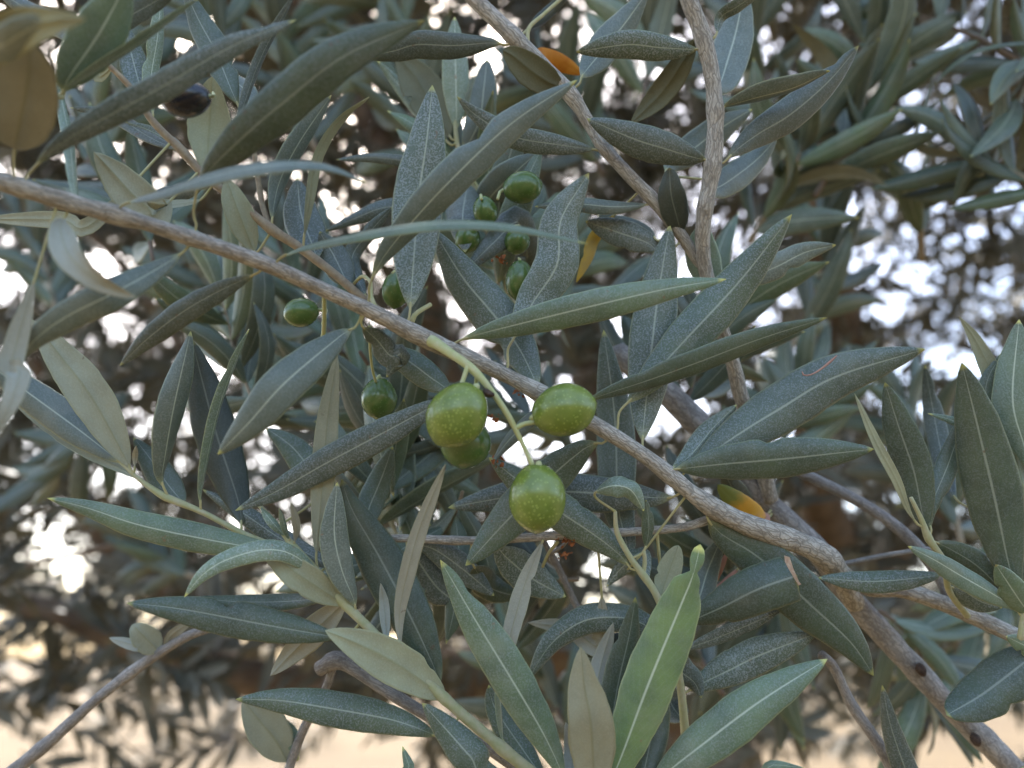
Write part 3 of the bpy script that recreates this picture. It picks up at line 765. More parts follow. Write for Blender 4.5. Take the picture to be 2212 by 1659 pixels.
L('b8', [(658, 540), (656, 520), (666, 430), (684, 335), (730, 260), (797, 209)], 12, 'u', (-4, -6), (50, 55), pet=0.08, label='narrow yellowish leaf seen on edge')
L('b8', [(690, 562), (675, 530), (650, 460), (642, 385)], 43, 'g', (6, 8), (8, -8), pet=0.03)
L('b8', [(760, 625), (745, 600), (720, 550), (690, 500)], 34, 'g', (3, 4), (10, 0), pet=0.03)
L('b8', [(334, 465), (325, 455), (285, 420), (240, 370), (202, 328)], 43, 'U', (-4, -8), (0, 10), pet=0.03, abs_z=19.2, label='olive green leaf underside behind the branch')
L('b8', [(445, 400), (420, 408), (360, 420), (300, 432)], 20, 'g', (3, 4), (20, 10), pet=0.03)
L('b8', [(440, 425), (420, 437), (350, 447), (290, 457)], 9, 'U', (0, 0), (50, 50), pet=0.03)
L('b8', [(200, 483), (140, 476), (60, 474), (-40, 474)], 19, 'U', (0, 0), (10, 10), pet=0.04, abs_z=19)
L('main', [(168, 440), (160, 400), (150, 300), (132, 205), (128, 120)], 12, 'p', (18, 22), (40, 40), pet=0.03)
L('b8', [(330, 250), (326, 170), (340, 80), (348, -20)], 17, 'p', (3, 4), (35, 30), pet=0.03)
L('b8', [(310, 220), (300, 180), (282, 110), (268, 50)], 30, 's', (4, 6), (10, -10), pet=0.03)
L('b8b', [(518, 240), (500, 195), (465, 110), (430, 45), (395, -30)], 34, 'm', (6, 8), (10, -10), pet=0.03, abs_z=20.6)
L('b8b', [(510, 300), (527, 225), (567, 117), (640, -20)], 11, 'g', (3, 4), (45, 40), pet=0.03, abs_z=20.6)
L('b8', [(410, 345), (390, 320), (330, 285), (270, 262)], 15, 'm', (3, 6), (20, 10), pet=0.03)
L('b8', [(392, 325), (330, 300), (240, 248), (150, 232)], 15, 'g', (6, 8), (30, 10), pet=0.03)
L('b8', [(250, 155), (240, 150), (210, 160), (235, 30)], 16, 'u', (6, 8), (30, 10), pet=0.03)
L('b8', [(210, 118), (130, 55), (60, 20), (-20, -30)], 25, 'g', (6, 8), (20, 10), pet=0.03)
L('b8b', [(535, 235), (533, 200), (500, 165), (488, 122)], 24, 'b', (8, 8), (10, 10), pet=0.03, abs_z=21.5)
L('b8', [(790, 640), (760, 560), (800, 500), (850, 445)], 20, 'g', (8, 10), (20, 10), pet=0.03)

# ---- blurred near shoot in the top left corner
branch('nl', 'olive_twig', [(-170, 420, 14.5, 30), (-90, 330, 14.6, 28), (-40, 240, 14.8, 24), (60, 215, 15.6, 18), (135, 208, 16.1, 12)], M_SHOOT,
       'twig just beyond the left edge with large blurred leaves in the top left corner', rough=0.1)
L('nl', [(130, 205), (150, 165), (215, 70), (280, -50)], 52, 'n', (-4, -6), (8, -5), pet=0.03)
L('nl', [(132, 203), (200, 155), (300, 93), (430, -5)], 10, 'p', (-4, -4), (60, 60), pet=0.03, petw=9)
L('nl', [(-60, 150), (30, 70), (120, 45), (185, 40)], 42, 'u', (-8, -14), (10, -10), pet=0.03, abs_z=13.6, label='yellow green blurred leaf in the corner')
L('nl', [(-70, 110), (0, 100), (70, 60), (140, 50)], 34, 'b', (-8, -10), (10, 10), pet=0.03, abs_z=13.4)
L('nl', [(180, 90), (260, 45), (340, 0), (400, -40)], 25, 'g', (4, 5), (10, 10), pet=0.03, abs_z=17)

# ---- cluster on the right
branch('s5', 'olive_shoot', [(1968, 1075, 20.3, 8), (1991, 1123, 20.4, 11), (2008, 1166, 20.5, 14), (2041, 1216, 20.7, 14), (2050, 1275, 21.2, 13), (2090, 1330, 22, 14)], M_SHOOT,
       'pale slim shoot at the right edge carrying a fan of upright leaves', rough=0.1, nodes=[(2006, 1160, .25)])
L('s5', [(2010, 1160), (1995, 1120), (1975, 1020), (1941, 920), (1912, 826)], 40, 'k', (0, 2), (6, -6), pet=0.03)
L('s5', [(1985, 1135), (1961, 1100), (1935, 1036), (1891, 953), (1846, 850)], 11, 'u', (-2, -3), (20, 20), pet=0.03)
L('s5', [(2012, 1150), (2010, 1100), (2050, 1000), (2090, 880)], 23, 'm', (4, 5), (20, 10), pet=0.03)
L('s5', [(2018, 1170), (2060, 1190), (2120, 1230), (2190, 1305)], 31, 'k', (2, 3), (5, 5), pet=0.03)
L('s5', [(2052, 1268), (2080, 1275), (2120, 1300), (2165, 1313)], 30, 's', (2, 3), (5, 5), pet=0.03)
L('s5', [(2045, 1235), (2021, 1243), (1950, 1252), (1870, 1256), (1768, 1248)], 25, 'm', (2, 3), (10, 5), pet=0.03)
branch('s6', 'olive_shoot', [(2205, 1380, 20.2, 14), (2215, 1300, 20.2, 12), (2225, 1180, 20.3, 12), (2235, 1000, 20.4, 10)], M_SHOOT,
       'shoot just inside the right edge with one large upright green grey leaf', rough=0.1)
L('s6', [(2205, 1330), (2195, 1315), (2140, 1280), (2075, 1243), (2020, 1210), (1962, 1180)], 25, 'p', (-3, -6), (25, 10), pet=0.02)
L('s6', [(2205, 1290), (2181, 1225), (2150, 1080), (2112, 920), (2078, 784)], 57, 'm', (-1, -2), (8, -6), pet=0.03, label='large upright leaf with faint cross bands')
L('s6', [(2230, 1335), (2205, 1300), (2175, 1255), (2152, 1220)], 30, 'n', (-4, -5), (5, 10), pet=0.02)
L('s6', [(2228, 1020), (2212, 960), (2188, 860), (2202, 690)], 38, 'p', (2, 3), (5, 5), pet=0.02)
L('s6', [(2215, 1060), (2195, 985), (2160, 850), (2110, 740), (2072, 683)], 22, 'u', (10, 12), (5, 5), pet=0.02)
L('s6', [(2215, 1180), (2150, 930), (2130, 835), (2168, 758)], 25, 'm', (8, 10), (15, 5), pet=0.02)
L('s6', [(2230, 1180), (2150, 960), (2068, 912), (2005, 893)], 17, 'n', (6, 8), (35, 15), pet=0.02)
L('s6', [(2230, 1200), (2212, 1080), (2190, 1040), (2150, 1000)], 24, 'b', (4, 5), (5, 5), pet=0.02)
L('s6', [(2080, 1090), (2040, 1000), (2015, 880), (1998, 788)], 23, 'g', (14, 16), (5, 5), pet=0.02, abs_z=22)
branch('s7', 'olive_shoot', [(2330, 1600, 21, 14), (2290, 1480, 20.9, 12), (2270, 1400, 20.8, 10)], M_SHOOT, 'leafy twig reaching in from the lower right edge', rough=0.1)
L('s7', [(2262, 1395), (2230, 1418), (2125, 1498), (2045, 1545)], 53, 'k', (-2, -3), (6, 6), pet=0.02, prof=prof_round)
L('s7', [(2280, 1430), (2235, 1405), (2174, 1375)], 22, 'n', (-2, -3), (6, 6), pet=0.02)
L('s7', [(1985, 1760), (1962, 1680), (1925, 1570), (1906, 1480)], 29, 'g', (2, 3), (10, 6), pet=0.02, abs_z=21.5)

# ---- older blurred branches behind
branch('b4', 'olive_branch', [(1330, 760, 24.8, 50), (1440, 850, 24.6, 54), (1530, 940, 24.4, 56), (1640, 1070, 24.2, 52), (1770, 1195, 24.0, 52), (1840, 1295, 24.0, 50), (1941, 1406, 24.0, 48), (2060, 1535, 24.0, 48), (2180, 1650, 24.2, 50), (2290, 1780, 24.4, 50)],
       M_BARK2, 'thick weathered grey branch behind, running to the lower right corner', seg=16, rough=0.16, nodes=[(1990, 1445, .22), (2108, 1600, .22)])
side_stem('b4', [(1800, 1216, 23.6, 30), (1865, 1268, 23.2, 33), (1950, 1275, 22.9, 34), (2041, 1305, 22.8, 36), (2120, 1340, 22.7, 36), (2240, 1395, 22.5, 36)], M_BARK, 'side_branch', 14)
side_stem('b4', [(1650, 985, 24.8, 20), (1760, 1035, 24.4, 24), (1870, 1092, 24.0, 25), (1950, 1150, 23.6, 26), (2010, 1215, 23.3, 26), (2060, 1305, 23, 26)], M_BARK2, 'side_branch', 12)
for (kx, ky, kz) in ((1990, 1447, 23.3), (2108, 1598, 23.3), (2075, 1545, 23.4)):
    sub_tube(BR['b4']['root'], BR['b4']['base'], 'bark_knot', [(kx - 3, ky - 8, kz + .25, 15), (kx, ky, kz - 0.05, 22), (kx + 4, ky + 9, kz + .25, 13)], M_SCAR)
branch('b9', 'olive_twig', [(1775, 1415, 22.4, 20), (1800, 1440, 22.5, 20), (1841, 1523, 22.5, 23), (1901, 1613, 22.5, 26), (1945, 1700, 22.6, 27)], M_BARK2, 'thin grey twig dropping to the bottom edge right of the pale green leaf', rough=0.12)
branch('b9b', 'olive_twig', [(1780, 1228, 23.2, 10), (1860, 1210, 23.2, 10), (1960, 1192, 23.2, 10), (2060, 1180, 23.3, 9)], M_BARK2, 'very thin level twig behind the main branch end', rough=0.1)
branch('b10', 'olive_twig', [(-30, 1710, 24, 30), (93, 1613, 23.8, 27), (200, 1518, 23.6, 24), (283, 1453, 23.5, 24), (350, 1406, 23.4, 22), (417, 1369, 23.3, 20), (500, 1345, 23.2, 18), (620, 1310, 23, 16), (700, 1290, 23, 14)],
       M_BARK2, 'bare grey twig rising from the lower left corner', rough=0.14, nodes=[(93, 1613, .2), (283, 1450, .18)])
L('b10', [(345, 1410), (335, 1400), (300, 1365), (285, 1350)], 28, 'U', (-2, -3), (6, 6), pet=0.02, prof=prof_round)
L('b10', [(352, 1402), (370, 1372), (415, 1342)], 11, 'w', (-2, -3), (30, 6), pet=0.02)
L('b10', [(340, 1408), (290, 1395), (235, 1378)], 12, 'w', (-2, -3), (30, 6), pet=0.02)
branch('b11', 'olive_twig', [(690, 1445, 22.2, 32), (737, 1428, 22, 32), (837, 1492, 21.9, 28), (924, 1546, 21.8, 25), (1010, 1590, 21.8, 22), (1100, 1650, 21.9, 22), (1180, 1720, 22, 22)], M_BARK2,
       'smooth grey twig passing behind the pale shoot at the bottom', rough=0.1, nodes=[(725, 1435, .3)])
side_stem('b11', [(720, 1440, 22.2, 18), (698, 1500, 22.5, 18), (657, 1573, 22.8, 20), (623, 1665, 23, 20), (610, 1740, 23, 20)], M_BARK2, 'side_branch', 10)
BR['b11b'] = dict(root=BR['b11']['root'], base=BR['b11']['base'], pix=[tuple(q) for q in spline([(720, 1440, 22.2, 18), (698, 1500, 22.5, 18), (657, 1573, 22.8, 20), (623, 1665, 23, 20), (610, 1740, 23, 20)], 24)])
L('b11b', [(622, 1650), (595, 1600), (558, 1555), (524, 1512)], 42, 'U', (-2, -3), (6, 6), pet=0.02)
L('b11b', [(645, 1640), (628, 1590), (602, 1548)], 18, 'n', (2, 3), (6, 6), pet=0.02)

branch('b12', 'olive_twig', [(1170, 1160, 22.2, 12), (1200, 1215, 22.4, 14), (1244, 1306, 22.6, 15), (1290, 1400, 23, 16), (1340, 1480, 23.5, 18)], M_BARK2, 'thin purplish twig slanting down behind the lowest olive', rough=0.1)
side_stem('b12', [(1190, 1195, 22.3, 10), (1215, 1180, 21.6, 8), (1225, 1168, 21.2, 7)], M_BARK2)

# ---- pale blurred leaves at the top behind the diagonal branch
branch('t1', 'olive_twig', [(995, 345, 24.2, 12), (985, 290, 24.2, 10), (984, 220, 24.3, 8), (990, 150, 24.6, 6)], M_SHOOT, 'short twig with soft pale leaves behind the crossing leaves at upper centre', rough=0.1)
side_stem('t1', [(995, 340, 24.2, 12), (1010, 380, 24.4, 14), (1040, 450, 24.8, 16), (1080, 560, 25, 18), (1120, 700, 25.4, 20)], M_SHOOT)
L('t1', [(985, 290), (986, 240), (984, 140), (982, 36)], 30, 'p', (0, 0), (6, 6), pet=0.02)
L('t1', [(1000, 330), (1035, 262), (1045, 190), (1052, 128)], 32, 'b', (0, 0), (6, -12), pet=0.02, prof=prof_round)
L('t1', [(975, 300), (940, 240), (895, 165), (855, 118)], 46, 't', (4, 6), (6, 6), pet=0.02)
L('t1', [(970, 310), (910, 240), (850, 170), (815, 130)], 18, 'p', (8, 9), (6, 6), pet=0.02)
L('t1', [(1045, 455), (1060, 425), (1110, 375), (1160, 330)], 38, 'b', (-14, -14), (6, 6), pet=0.02)
L('t1', [(1010, 360), (860, 345), (800, 340), (725, 345)], 13, 'g', (-10, -14), (10, 16), pet=0.02)
L('t1', [(1030, 430), (850, 445), (790, 462), (700, 500)], 20, 'g', (-14, -16), (10, 16), pet=0.02)
L('t1', [(1010, 380), (1000, 455), (1000, 480), (1005, 545)], 42, 'g', (-20, -24), (10, 16), pet=0.02)
L('t1', [(1130, 560), (1120, 480), (1070, 520), (1000, 590)], 34, 'g', (-22, -24), (10, 16), pet=0.02)

# ---- orange and yellow withered leaves
LO = [M_ORANGE, M_ORANGE]
L('b7', [(1160, 130), (1178, 128), (1215, 138), (1258, 160)], 24, 's', (4, 8), (0, 0), mats=LO, abs_z=22.6, prof=prof_round, label='bright orange withered leaf')
L('b7', [(1290, 505), (1270, 555), (1245, 610)], 14, 's', (0, 0), (0, 0), mats=[M_YELLOW, M_YELLOW], abs_z=22.8, label='yellow withered leaf')
L('b4', [(1640, 1138), (1622, 1112), (1588, 1082), (1550, 1047)], 29, 's', (0, 0), (0, 0), mats=[M_PATCH, M_PATCH], abs_z=22.4, prof=prof_round, label='yellow and red withered leaf')
L('b4', [(1650, 1118), (1632, 1115), (1600, 1108), (1585, 1095)], 16, 's', (0, 0), (0, 0), mats=[M_REDDISH, M_REDDISH], abs_z=22.6, prof=prof_round)
L('b4', [(1500, 1330), (1530, 1270), (1560, 1220), (1575, 1180)], 14, 's', (0, 0), (0, 0), mats=[M_REDDISH, M_REDDISH], abs_z=22.4)


# dried blossom remnants on the level twig
def dry_bits(key, x, y, z, n, s, seed):
    rs = random.Random(seed)
    vs, fs_ = [], []
    for k in range(n):
        c = W(x + rs.gauss(0, s), y + rs.gauss(0, s * .7), z + rs.gauss(0, .08))
        a = Vector((rs.gauss(0, 1), rs.gauss(0, 1), rs.gauss(0, 1))).normalized()
        b_ = a.orthogonal().normalized()
        d = a.cross(b_)
        r = px(rs.uniform(5, 9), z)
        i0 = len(vs)
        rows = 4
        for i in range(rows):
            t = i / (rows - 1)
            w = r * 0.55 * math.sin(math.pi * (0.15 + 0.8 * t))
            cc = c + b_ * r * (t - .5) * 1.6 + a * r * 0.5 * (t - .5) ** 2
            vs += [cc - d * w + a * w * .5, cc, cc + d * w + a * w * .5]
        for i in range(rows - 1):
            for q in range(2):
                j = i0 + i * 3 + q
                fs_.append((j, j + 1, j + 4, j + 3))
    B_ = BR[key]
    o = link_mesh('dried_blossom', vs, fs_, [M_DRY], B_['root'], B_['base'])
    return o


dry_bits('b2', 1226, 1168, 20.7, 16, 9, 1)
dry_bits('b2', 1218, 1196, 20.8, 9, 6, 2)
dry_bits('main', 1070, 1000, 20.6, 12, 9, 3)
dry_bits('main', 1072, 905, 20.4, 10, 8, 4)
dry_bits('main', 1085, 560, 21.0, 14, 9, 5)
dry_bits('main', 1118, 850, 20.4, 8, 7, 6)
# torn edge of the blunt leaf
v = [W(1694, 1200, 19.4), W(1706, 1204, 19.35), W(1696, 1214, 19.5), W(1714, 1228, 19.35), W(1702, 1226, 19.5), W(1726, 1256, 19.35), W(1716, 1250, 19.5), W(1731, 1262, 19.4), W(1724, 1266, 19.5)]
link_mesh('torn_edge', v, [(0, 1, 2), (1, 3, 4, 2), (3, 5, 6, 4), (5, 7, 8, 6)], [M_WOUND], BR['s3']['root'], BR['s3']['base'])
# curved scar on the largest right leaf
tube('scar', [W(1733, 803, 20.35), W(1738, 811, 20.33), W(1755, 808, 20.3), W(1775, 796, 20.3), W(1795, 780, 20.3), W(1808, 768, 20.33)], [px(k, 20) for k in (1.2, 1.9, 1.6, 2.0, 2.6, 1.2)], [M_REDDISH], BR['main']['root'], BR['main']['base'], seg=6, step=0.001)

# ================================================================== OLIVES (things of their own)
def olive(x, y, z, la, sa, ang, mat, label, group, stalk=None, tipn=0.04, tilt=0.0, seed=0):
    """la, sa: half length and half width in px; ang: direction of the blossom end, degrees from +x anticlockwise on the picture"""
    c = W(x, y, z)
    root = empty('olive', c)
    tag(root, label, 'olive', group)
    ax = (RGT * math.cos(R(ang)) + UPV * math.sin(R(ang))) * math.cos(tilt) + FWD * math.sin(tilt)
    ax.normalize()
    s1 = ax.cross(FWD).normalized()
    s2 = ax.cross(s1)
    A, Bq = px(la, z), px(sa, z)
    nr, ns = 26, 32
    vs, fs_, = [], []
    for i in range(nr + 1):
        t = math.pi * i / nr
        h = -math.cos(t)                         # -1 stalk end, 1 blossom end
        r = math.sin(t) * (1 + 0.05 * h) * (1 - 0.03 * math.cos(2 * t))
        hh = h
        if h > .93: hh = h + tipn * ((h - .93) / .07) ** 2
        if h < -.96: hh = h + 0.05 * ((-h - .96) / .04)
        for k in range(ns):
            a = 2 * math.pi * k / ns
            d = s1 * math.cos(a) + s2 * math.sin(a)
            p = ax * (A * hh) + d * (Bq * r)
            p *= 1 + 0.018 * mnoise.noise((c + p) * 160 + Vector((seed, 3, 1)))
            vs.append(c + p)
    for i in range(nr):
        for k in range(ns):
            fs_.append((i * ns + k, (i + 1) * ns + k, (i + 1) * ns + (k + 1) % ns, i * ns + (k + 1) % ns))
    link_mesh('fruit_skin', vs, fs_, [mat], root, c)
    # blossom-end point and the little cup where the stalk enters
    tube('stalk_cup', [c - ax * A * 1.03, c - ax * A * 0.93], [Bq * 0.10, Bq * 0.14], [M_FRUITST], root, c, seg=10)
    tube('tip_point', [c + ax * A * 0.98, c + ax * A * (1.03 + tipn)], [Bq * 0.035, Bq * 0.012], [M_SCAR], root, c, seg=6)
    if stalk:
        tube('stalk', [W(*stalk)] + [c - ax * A * 1.1, c - ax * A * 0.98], [px(7, z) / 2] * 3, [M_FRUITST], root, c, seg=8)
    return root


G1 = 'olives hanging in front on the pale fruit stalk'
G2 = 'smaller olives among the leaves behind'
olive(988, 896, 17.7, 76, 62, 236, M_OLIVE, 'large green olive at the left of the front cluster, overlapping another', G1, seed=1)
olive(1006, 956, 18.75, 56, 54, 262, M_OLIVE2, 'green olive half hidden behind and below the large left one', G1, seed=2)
olive(1217, 886, 18.1, 71, 56, 14, M_OLIVE, 'plump yellow green olive on the right of the front cluster', G1, seed=3)
olive(1161, 1075, 17.8, 75, 60, 268, M_OLIVE, 'lowest hanging green olive with a white shine, at the end of the stalk', G1, seed=4)
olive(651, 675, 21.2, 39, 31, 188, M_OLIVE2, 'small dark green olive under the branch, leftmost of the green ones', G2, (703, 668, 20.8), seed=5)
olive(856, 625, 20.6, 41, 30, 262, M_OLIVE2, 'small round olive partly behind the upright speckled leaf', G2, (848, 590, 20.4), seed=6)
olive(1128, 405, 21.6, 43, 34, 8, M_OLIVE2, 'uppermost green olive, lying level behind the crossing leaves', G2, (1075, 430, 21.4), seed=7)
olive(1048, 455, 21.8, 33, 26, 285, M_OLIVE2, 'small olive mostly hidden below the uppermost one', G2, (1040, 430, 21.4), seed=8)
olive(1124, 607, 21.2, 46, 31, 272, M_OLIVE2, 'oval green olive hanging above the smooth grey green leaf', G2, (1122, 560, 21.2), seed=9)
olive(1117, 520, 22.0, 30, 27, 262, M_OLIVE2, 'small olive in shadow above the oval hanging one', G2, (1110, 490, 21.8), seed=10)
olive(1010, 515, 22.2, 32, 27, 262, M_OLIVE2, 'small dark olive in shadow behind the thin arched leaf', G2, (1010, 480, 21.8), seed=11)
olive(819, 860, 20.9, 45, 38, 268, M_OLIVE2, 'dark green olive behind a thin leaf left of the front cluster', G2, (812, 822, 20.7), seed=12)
olive(402, 214, 17.0, 54, 37, 187, M_OLIVEK, 'blurred black ripe olive under the long dark leaf at upper left', None, (460, 200, 19.6), seed=13)

# ================================================================== NEAR BACKGROUND TWIGS (each a thing, its leaves parts)
def mesh_only(name, verts, faces, mats, fmats=None, uvs=None):
    o = link_mesh(name, verts, faces, mats, None, None, fmats=fmats, uvs=uvs)
    me = o.data
    bpy.data.objects.remove(o)
    return me


BG_LEAVES = []
for k in range(8):
    rs = random.Random(100 + k)
    Ln = 0.052
    bend = rs.uniform(-0.010, 0.014)
    side = rs.uniform(-0.006, 0.006)
    path = [Vector((side * math.sin(math.pi * t), Ln * t, bend * math.sin(math.pi * t * .8))) for t in [i / 6 for i in range(7)]]
    rolls = [R(rs.uniform(-12, 12))] * 7
    v_, f_, fm_, uv_ = blade(path, rs.uniform(0.0043, 0.0060), rolls, 9, False, Vector((0, 0, 1)), rs.uniform(.1, .3), .25, thick=0.0003)
    BG_LEAVES.append(mesh_only('leaf', v_, f_, [M_TOP, M_UND], fm_, uv_))


def bg_twig(x0, y0, x1, y1, z0, z1, w, n, label, group, seed, bright=1.0, size=1.0, mat=None, curve=0.06):
    rs = random.Random(seed)
    A, Z = W(x0, y0, z0), W(x1, y1, z1)
    D = Z - A
    side = D.cross(FWD).normalized()
    mids = [A + D * t + side * D.length * curve * math.sin(math.pi * t) + Vector((rs.uniform(-1, 1), rs.uniform(-1, 1), rs.uniform(-1, 1))) * D.length * 0.015 for t in (0, .2, .4, .6, .8, 1)]
    root = empty('olive_twig', A)
    tag(root, label, 'branch', group)
    tube('stem', mids, [px(w, z0) / 2 * (1 - .13 * i) for i in range(6)], [mat or M_SHOOT], root, A, seg=7, rough=.1, step=.004)
    S = [Vector(s) for s in spline(mids, n + 2)]
    perp = D.orthogonal().normalized()
    for i in range(1, n + 2):
        T = (S[min(i + 1, n + 1)] - S[i - 1]).normalized()
        ph = rs.uniform(-.3, .3) + (i % 2) * math.pi / 2 + seed
        for sgn in (0, 1):
            a = ph + sgn * math.pi
            out = (Matrix.Rotation(a, 3, T) @ perp)
            out = (out - T * out.dot(T)).normalized()
            d = (T * rs.uniform(.75, 1.5) + out * (1.0 if i < n + 1 else .35) + Vector((0, 0, rs.uniform(-.35, .15)))).normalized()
            up = (T * -0.4 + out * .4 + Vector((0, 0, .5)) - FWD * 1.1 + Vector((rs.uniform(-1, 1), rs.uniform(-1, 1), rs.uniform(-1, 1))) * .55)
            up = (up - d * up.dot(d)).normalized()
            xx = d.cross(up)
            o = bpy.data.objects.new('leaf', BG_LEAVES[rs.randrange(8)])
            col.objects.link(o)
            o.parent = root
            s = rs.uniform(.75, 1.15) * size
            M = Matrix((xx * s, d * s, up * s)).transposed().to_4x4()
            M.translation = S[i] - A
            o.matrix_local = M
            br = bright * rs.uniform(.75, 1.25)
            o.color = (br, rs.uniform(.1, .9), .4, 1)


BGG = 'out of focus olive twigs behind the sharp ones'
tw = [  # x0,y0 -> x1,y1 ; z0,z1 ; width, pairs of leaves, label
    (1760, 420, 1870, 90, 33, 35, 14, 7, 'blurred leafy twig rising near the upper right, behind the long dark leaf'),
    (1990, 560, 1860, 240, 36, 34, 15, 7, 'blurred twig with a pale fork of leaves in the middle of the upper right'),
    (2290, 180, 1990, 30, 32, 34, 16, 7, 'blurred twig entering from the top right corner'),
    (2300, 420, 2090, 330, 29, 31, 14, 6, 'blurred twig with long grey leaves at the right edge above the middle'),
    (2300, 10, 2180, 250, 30, 31, 14, 6, 'blurred twig hanging down at the upper right edge'),
    (1700, 760, 1780, 500, 37, 42, 14, 5, 'blurred upright twig right of the largest speckled leaves'),
    (1690, 1030, 1760, 800, 32, 36, 14, 6, 'blurred twig behind the scarred leaf'),
    (2080, 1180, 1950, 900, 35, 40, 14, 7, 'blurred twig behind the fan of upright leaves'),
    (1700, 300, 1640, -30, 40, 42, 14, 7, 'blurred twig right of the upright brown branch at the top'),
    (1620, 520, 1730, 330, 36, 33, 14, 6, 'blurred twig under the long dark leaf in the upper right'),
    (1380, 240, 1330, -40, 36, 40, 13, 7, 'blurred twig between the two branches at the top'),
    (900, 100, 760, -60, 42, 44, 13, 7, 'blurred twig at the top centre left of the diagonal branch'),
    (900, 360, 800, 110, 36, 42, 13, 7, 'blurred twig in shadow behind the crossing leaves'),
    (690, 330, 620, 60, 46, 48, 13, 8, 'blurred twig beneath the broad dark leaf at the top'),
    (740, 760, 600, 520, 30, 34, 12, 6, 'blurred twig behind the leftmost green olive'),
    (560, 760, 400, 560, 42, 50, 12, 8, 'blurred twig under the main branch at the left'),
    (500, 930, 640, 700, 33, 38, 12, 7, 'blurred twig behind the smooth blue grey leaf'),
    (120, 700, 40, 480, 48, 55, 12, 8, 'blurred twig low at the left edge under the main branch'),
    (170, 380, 320, 130, 38, 44, 12, 8, 'blurred twig behind the long rising leaf at the left'),
    (1240, 640, 1420, 700, 27, 29, 12, 5, 'soft twig behind the tall pale speckled leaf'),
    (1300, 380, 1180, 180, 42, 44, 12, 7, 'blurred twig behind the crossing leaves at upper centre'),
    (1150, 760, 1230, 560, 30, 36, 12, 6, 'soft twig behind the oval hanging olive'),
    (1700, 1240, 1640, 1440, 33, 36, 14, 6, 'blurred twig behind the hanging dark leaf at lower right'),
    (2240, 1080, 2060, 1400, 38, 42, 14, 7, 'blurred twig behind the grey branch at the right'),
    (1260, 1000, 1080, 860, 30, 34, 12, 6, 'soft twig behind the front olives'),
    (1000, 1250, 820, 1000, 28, 32, 12, 6, 'soft twig behind the upright pale leaves at lower centre'),
    (900, 960, 760, 760, 27, 30, 12, 6, 'soft twig behind the long leaf left of the olives'),
    (420, 1250, 300, 1180, 50, 55, 12, 7, 'blurred twig among bright discs at lower left'),
    (1560, 1500, 1440, 1230, 30, 34, 13, 6, 'blurred twig behind the bright yellow green leaf'),
    (520, 130, 380, -40, 34, 38, 12, 7, 'blurred twig at the top left behind the long rising leaves'),
    (1250, 1640, 1120, 1400, 36, 40, 12, 6, 'blurred twig in the dark gap at the bottom centre'),
    (560, 900, 480, 640, 25, 27, 9, 6, 'thin soft twig with narrow leaves below the main branch at the left'),
    (800, 1180, 860, 880, 23, 25, 8, 6, 'thin soft twig with narrow leaves between the two long dark leaves'),
    (1000, 1060, 900, 1200, 23, 24, 8, 5, 'thin soft twig with narrow leaves under the front olives'),
    (1480, 900, 1560, 700, 25, 27, 9, 6, 'thin soft twig with narrow leaves behind the speckled leaves'),
    (1620, 1320, 1560, 1180, 25, 26, 9, 5, 'thin soft twig with narrow leaves by the torn leaf'),
    (1900, 1320, 2000, 1500, 30, 32, 10, 6, 'thin soft twig with narrow leaves beside the weathered branch'),
    (1080, 640, 1010, 430, 24, 26, 9, 6, 'thin soft twig with narrow leaves around the rear olives'),
    (780, 760, 880, 980, 24, 26, 9, 6, 'thin soft twig with narrow leaves left of the front olives'),
    (250, 900, 130, 1010, 40, 44, 10, 6, 'blurred twig left of the young shoot'),
    (330, 560, 230, 380, 27, 30, 9, 5, 'thin soft twig just above the main branch at the left'),
    (1250, 1250, 1120, 1230, 25, 27, 9, 5, 'thin soft twig with narrow leaves below the level twig'),
]
for i, t in enumerate(tw):
    if t[0] > 1800 and t[1] < 600: t = t[:7] + (t[7] - 2,) + t[8:]
    bg_twig(*t[:7], t[7] + 1, t[8], BGG, 500 + i, bright=0.85 + 0.4 * random.random(), mat=(M_TWIG if i % 2 else M_BGTWIG), curve=random.uniform(-.12, .12), size=.82 if t[4] < 33 else 1.0)
# dark thick limb blurred behind, lower left, and others deeper in the crown
TREE = empty('olive_tree', (0.55, 2.1, 0.0))
tag(TREE, 'large olive tree filling the background out of focus, with brown limbs and dappled crown', 'tree')
TB = Vector((0.55, 2.1, 0.0))


def limb(name, pts, rad, mat=None, seg=12):
    tube(name, pts, rad, [mat or M_BGTWIG], TREE, TB, seg=seg, rough=.18, step=.012)


def wz(x, y, m): return W(x, y, m * 100)


limb('trunk', [Vector((.55, 2.1, -.1)), Vector((.5, 2.12, .5)), Vector((.58, 2.05, 1.0)), Vector((.45, 1.95, 1.5)), Vector((.30, 1.9, 2.1)), Vector((.1, 1.85, 2.9))], [.2, .15, .13, .11, .09, .05], seg=18)
limb('limb', [Vector((.56, 2.07, .9)), wz(1500, 1560, 1.75), wz(1180, 1480, 1.5), wz(900, 1450, 1.3), wz(640, 1475, 1.1), wz(380, 1420, 1.0), wz(150, 1330, .95), wz(-100, 1280, .95)], [.08, .06, .05, .042, .030, .024, .018, .012])
limb('limb', [wz(1180, 1490, 1.5), wz(1190, 1330, 1.35), wz(1120, 1150, 1.2), wz(1000, 900, 1.1), wz(900, 600, 1.0), wz(820, 300, 1.0), wz(700, 60, 1.0), wz(640, -120, 1.0)], [.045, .042, .036, .03, .026, .022, .03, .02])
limb('limb', [Vector((.45, 1.95, 1.5)), wz(1800, 1300, 1.5), wz(1750, 1000, 1.2), wz(1820, 700, 1.0), wz(1750, 450, .9), wz(1850, 150, .9), wz(1800, -120, .9)], [.07, .05, .035, .026, .02, .016, .01])
